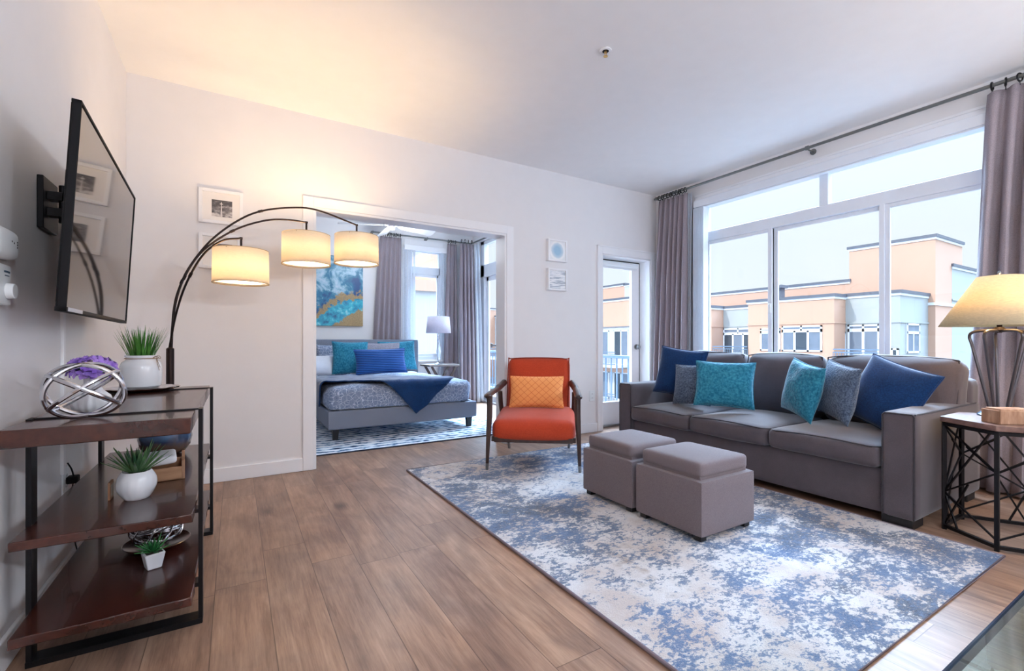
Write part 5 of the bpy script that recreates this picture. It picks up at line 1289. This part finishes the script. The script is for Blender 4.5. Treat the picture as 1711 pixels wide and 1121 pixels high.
top_ = g.mix(g.ramp(arc, ((.14, (0, 0, 0)), (.17, (1, 1, 1)))), gold, foam)
col = g.mix(g.ramp(arc, ((0, (0, 0, 0)), (.02, (1, 1, 1)))), sea, top_)
low = g.math('SUBTRACT', g.math('SUBTRACT', g.math('MULTIPLY', a, .55), .17), bb)
col = g.mix(g.ramp(low, ((0, (0, 0, 0)), (.03, (1, 1, 1)))), col, gold)
g.set(base=col, rough=.4); g.bump(w3_, .3, .003)
t = thing('canvas_painting', 'teal, white and gold abstract canvas on the bedroom wall above the headboard', 'painting', (1.11, BY-.002, 1.72))
bm = B(); box(bm, -.51, .51, -.035, 0, -.50, .51); obj('canvas', bm, g.m, t, bevel=.003)
# nightstand
t = thing('nightstand', 'small nightstand with grey wooden top on crossed dark legs, right of the bed', 'nightstand', (2.70, 6.60, 0))
bm = B(); poly_prism(bm, [(-.26, -.20), (.20, -.22), (.28, -.08), (.28, .12), (.18, .2), (-.26, .2)], .622, .648); obj('tabletop', bm, M_nightwood, t, bevel=.004)
for y_ in (-.14, .14):
    for s_ in (-1, 1):
        bm = B(); bar(bm, (s_*.20, y_, .622), (-s_*.16, y_+s_*.012, .0), .035, .018, up=(0, 1, 0)); obj('leg', bm, M_chairwood, t, smooth=False)
bm = B(); bar(bm, (.02, -.14, .3), (.02, .14, .3), .02, .02); obj('stretcher', bm, M_chairwood, t, smooth=False)
t = thing('bedside_lamp', 'slim crystal bedside lamp with white drum shade on the nightstand', 'lamp', (2.655, 6.58, .648))
bm = B(); lathe(bm, [(.001, 0), (.062, 0), (.064, .010), (.03, .018), (.012, .03), (.010, .05)], seg=28); cyl(bm, (0, 0, .04), (0, 0, .55), .006, seg=10); lathe(bm, [(.008, .42), (.014, .43), (.008, .44)], seg=16); obj('stand', bm, M_chrome, t)
g = NG('crystal'); g.set(base=(.8, .86, .92, 1), rough=.06, metal=.35, spec=.9)
bm = B(); lathe(bm, [(.010, .05), (.026, .075), (.018, .10), (.022, .12), (.034, .19), (.024, .27), (.014, .34), (.022, .37), (.012, .40)], seg=10); obj('crystal_body', bm, g.m, t, smooth=False)
bm = B(); lathe(bm, [(.188, .475), (.165, .725)], seg=48); obj('lamp_shade', bm, M_whiteshade, t, solid=.002)
bm = B(); bar(bm, (-.164, 0, .715), (.164, 0, .715), .003, .003); cyl(bm, (0, 0, .54), (0, 0, .75), .004, seg=8); cyl(bm, (0, 0, .75), (0, 0, .765), .008, seg=10); obj('finial', bm, M_chrome, t)
# bedroom rug
t = thing('bedroom_rug', 'blue, grey and white patterned rug under the bed', 'rug', (1.6, 5.35, 0))
bm = B(); box(bm, .35, 2.84, 4.29, 6.35, 0, .011); obj('pile', bm, M_bedrug, t, world=True, bevel=.004)
bm = B(); tube(bm, [(.35, 4.29, .006), (2.84, 4.29, .006), (2.84, 6.35, .006), (.35, 6.35, .006)], .0065, 6, closed=True); obj('bound_edge', bm, plain('navy_rug_binding', (34, 42, 62), .9), t, world=True)
# ceiling fan
t = thing('ceiling_fan', 'white ceiling fan in the bedroom, partly hidden by the opening\'s head', 'ceiling fan', (1.69, 5.75, H))
bm = B(); lathe(bm, [(.001, 0), (.075, 0), (.07, -.03), (.02, -.05)], seg=28); cyl(bm, (0, 0, -.04), (0, 0, -.23), .013); obj('canopy', bm, trim_m, t)
bm = B(); lathe(bm, [(.02, -.22), (.085, -.235), (.10, -.26), (.09, -.295), (.03, -.31), (.001, -.31)], seg=32); obj('motor', bm, trim_m, t)
for i in range(5):
    a = math.radians(14+72*i); bm = B()
    pts = [(.10, -.022), (.17, -.055), (.60, -.078), (.64, -.05), (.64, .05), (.60, .078), (.17, .055), (.10, .022)]
    poly_prism(bm, pts, -.004, .004); bmesh.ops.transform(bm, matrix=Matrix.Translation((0, 0, -.295)) @ Matrix.Rotation(a, 4, 'Z') @ Matrix.Rotation(-.35, 4, 'X'), verts=bm.verts); obj('blade', bm, trim_m, t, bevel=.002)
bm = B(); lathe(bm, [(.03, -.31), (.045, -.325), (.040, -.35), (.001, -.36)], seg=28); obj('added_light_bowl', bm, M_whiteshade, t)  # small bowl added to the fan to go with the bedroom fill light
light('added_bedroom_fill', 'POINT', (1.69, 5.75, H-.45), FAN_FILL, (.86, .93, 1.0), shadow_soft_size=.08)  # cool fill light added under the fan to brighten the bedroom
# globe pendants added behind the camera, out of view, to brighten the room
for i, (x_, lab) in enumerate(((.5, 'added clear globe fill lamp in the unseen kitchen end, nearest the left wall'), (2.0, 'middle one of three added clear globe fill lamps in the unseen kitchen end'), (3.5, 'added clear globe fill lamp in the unseen kitchen end, nearest the window wall'))):
    t = thing('added_fill_pendant', lab, 'fill lamp', (x_, PY, H), 0, 'added globe fill lamps of the unseen kitchen end')
    bm = B(); lathe(bm, [(.001, 0), (.06, 0), (.055, -.02), (.001, -.024)], seg=24); cyl(bm, (0, 0, -.02), (0, 0, -.76), .004, seg=8); cyl(bm, (0, 0, -.74), (0, 0, -.80), .022, seg=16); obj('stem', bm, M_nickel, t)
    bm = B(); lathe(bm, [(.03, -.79), (.075, -.81), (.11, -.85), (.12, -.90), (.11, -.95), (.075, -.99), (.001, -1.01)], seg=32); obj('glass_globe', bm, M_glass, t)
    light('added_fill_light', 'POINT', (x_, PY, H-.90), ADDED_FILL, (.90, .96, 1.07), shadow_soft_size=.07)
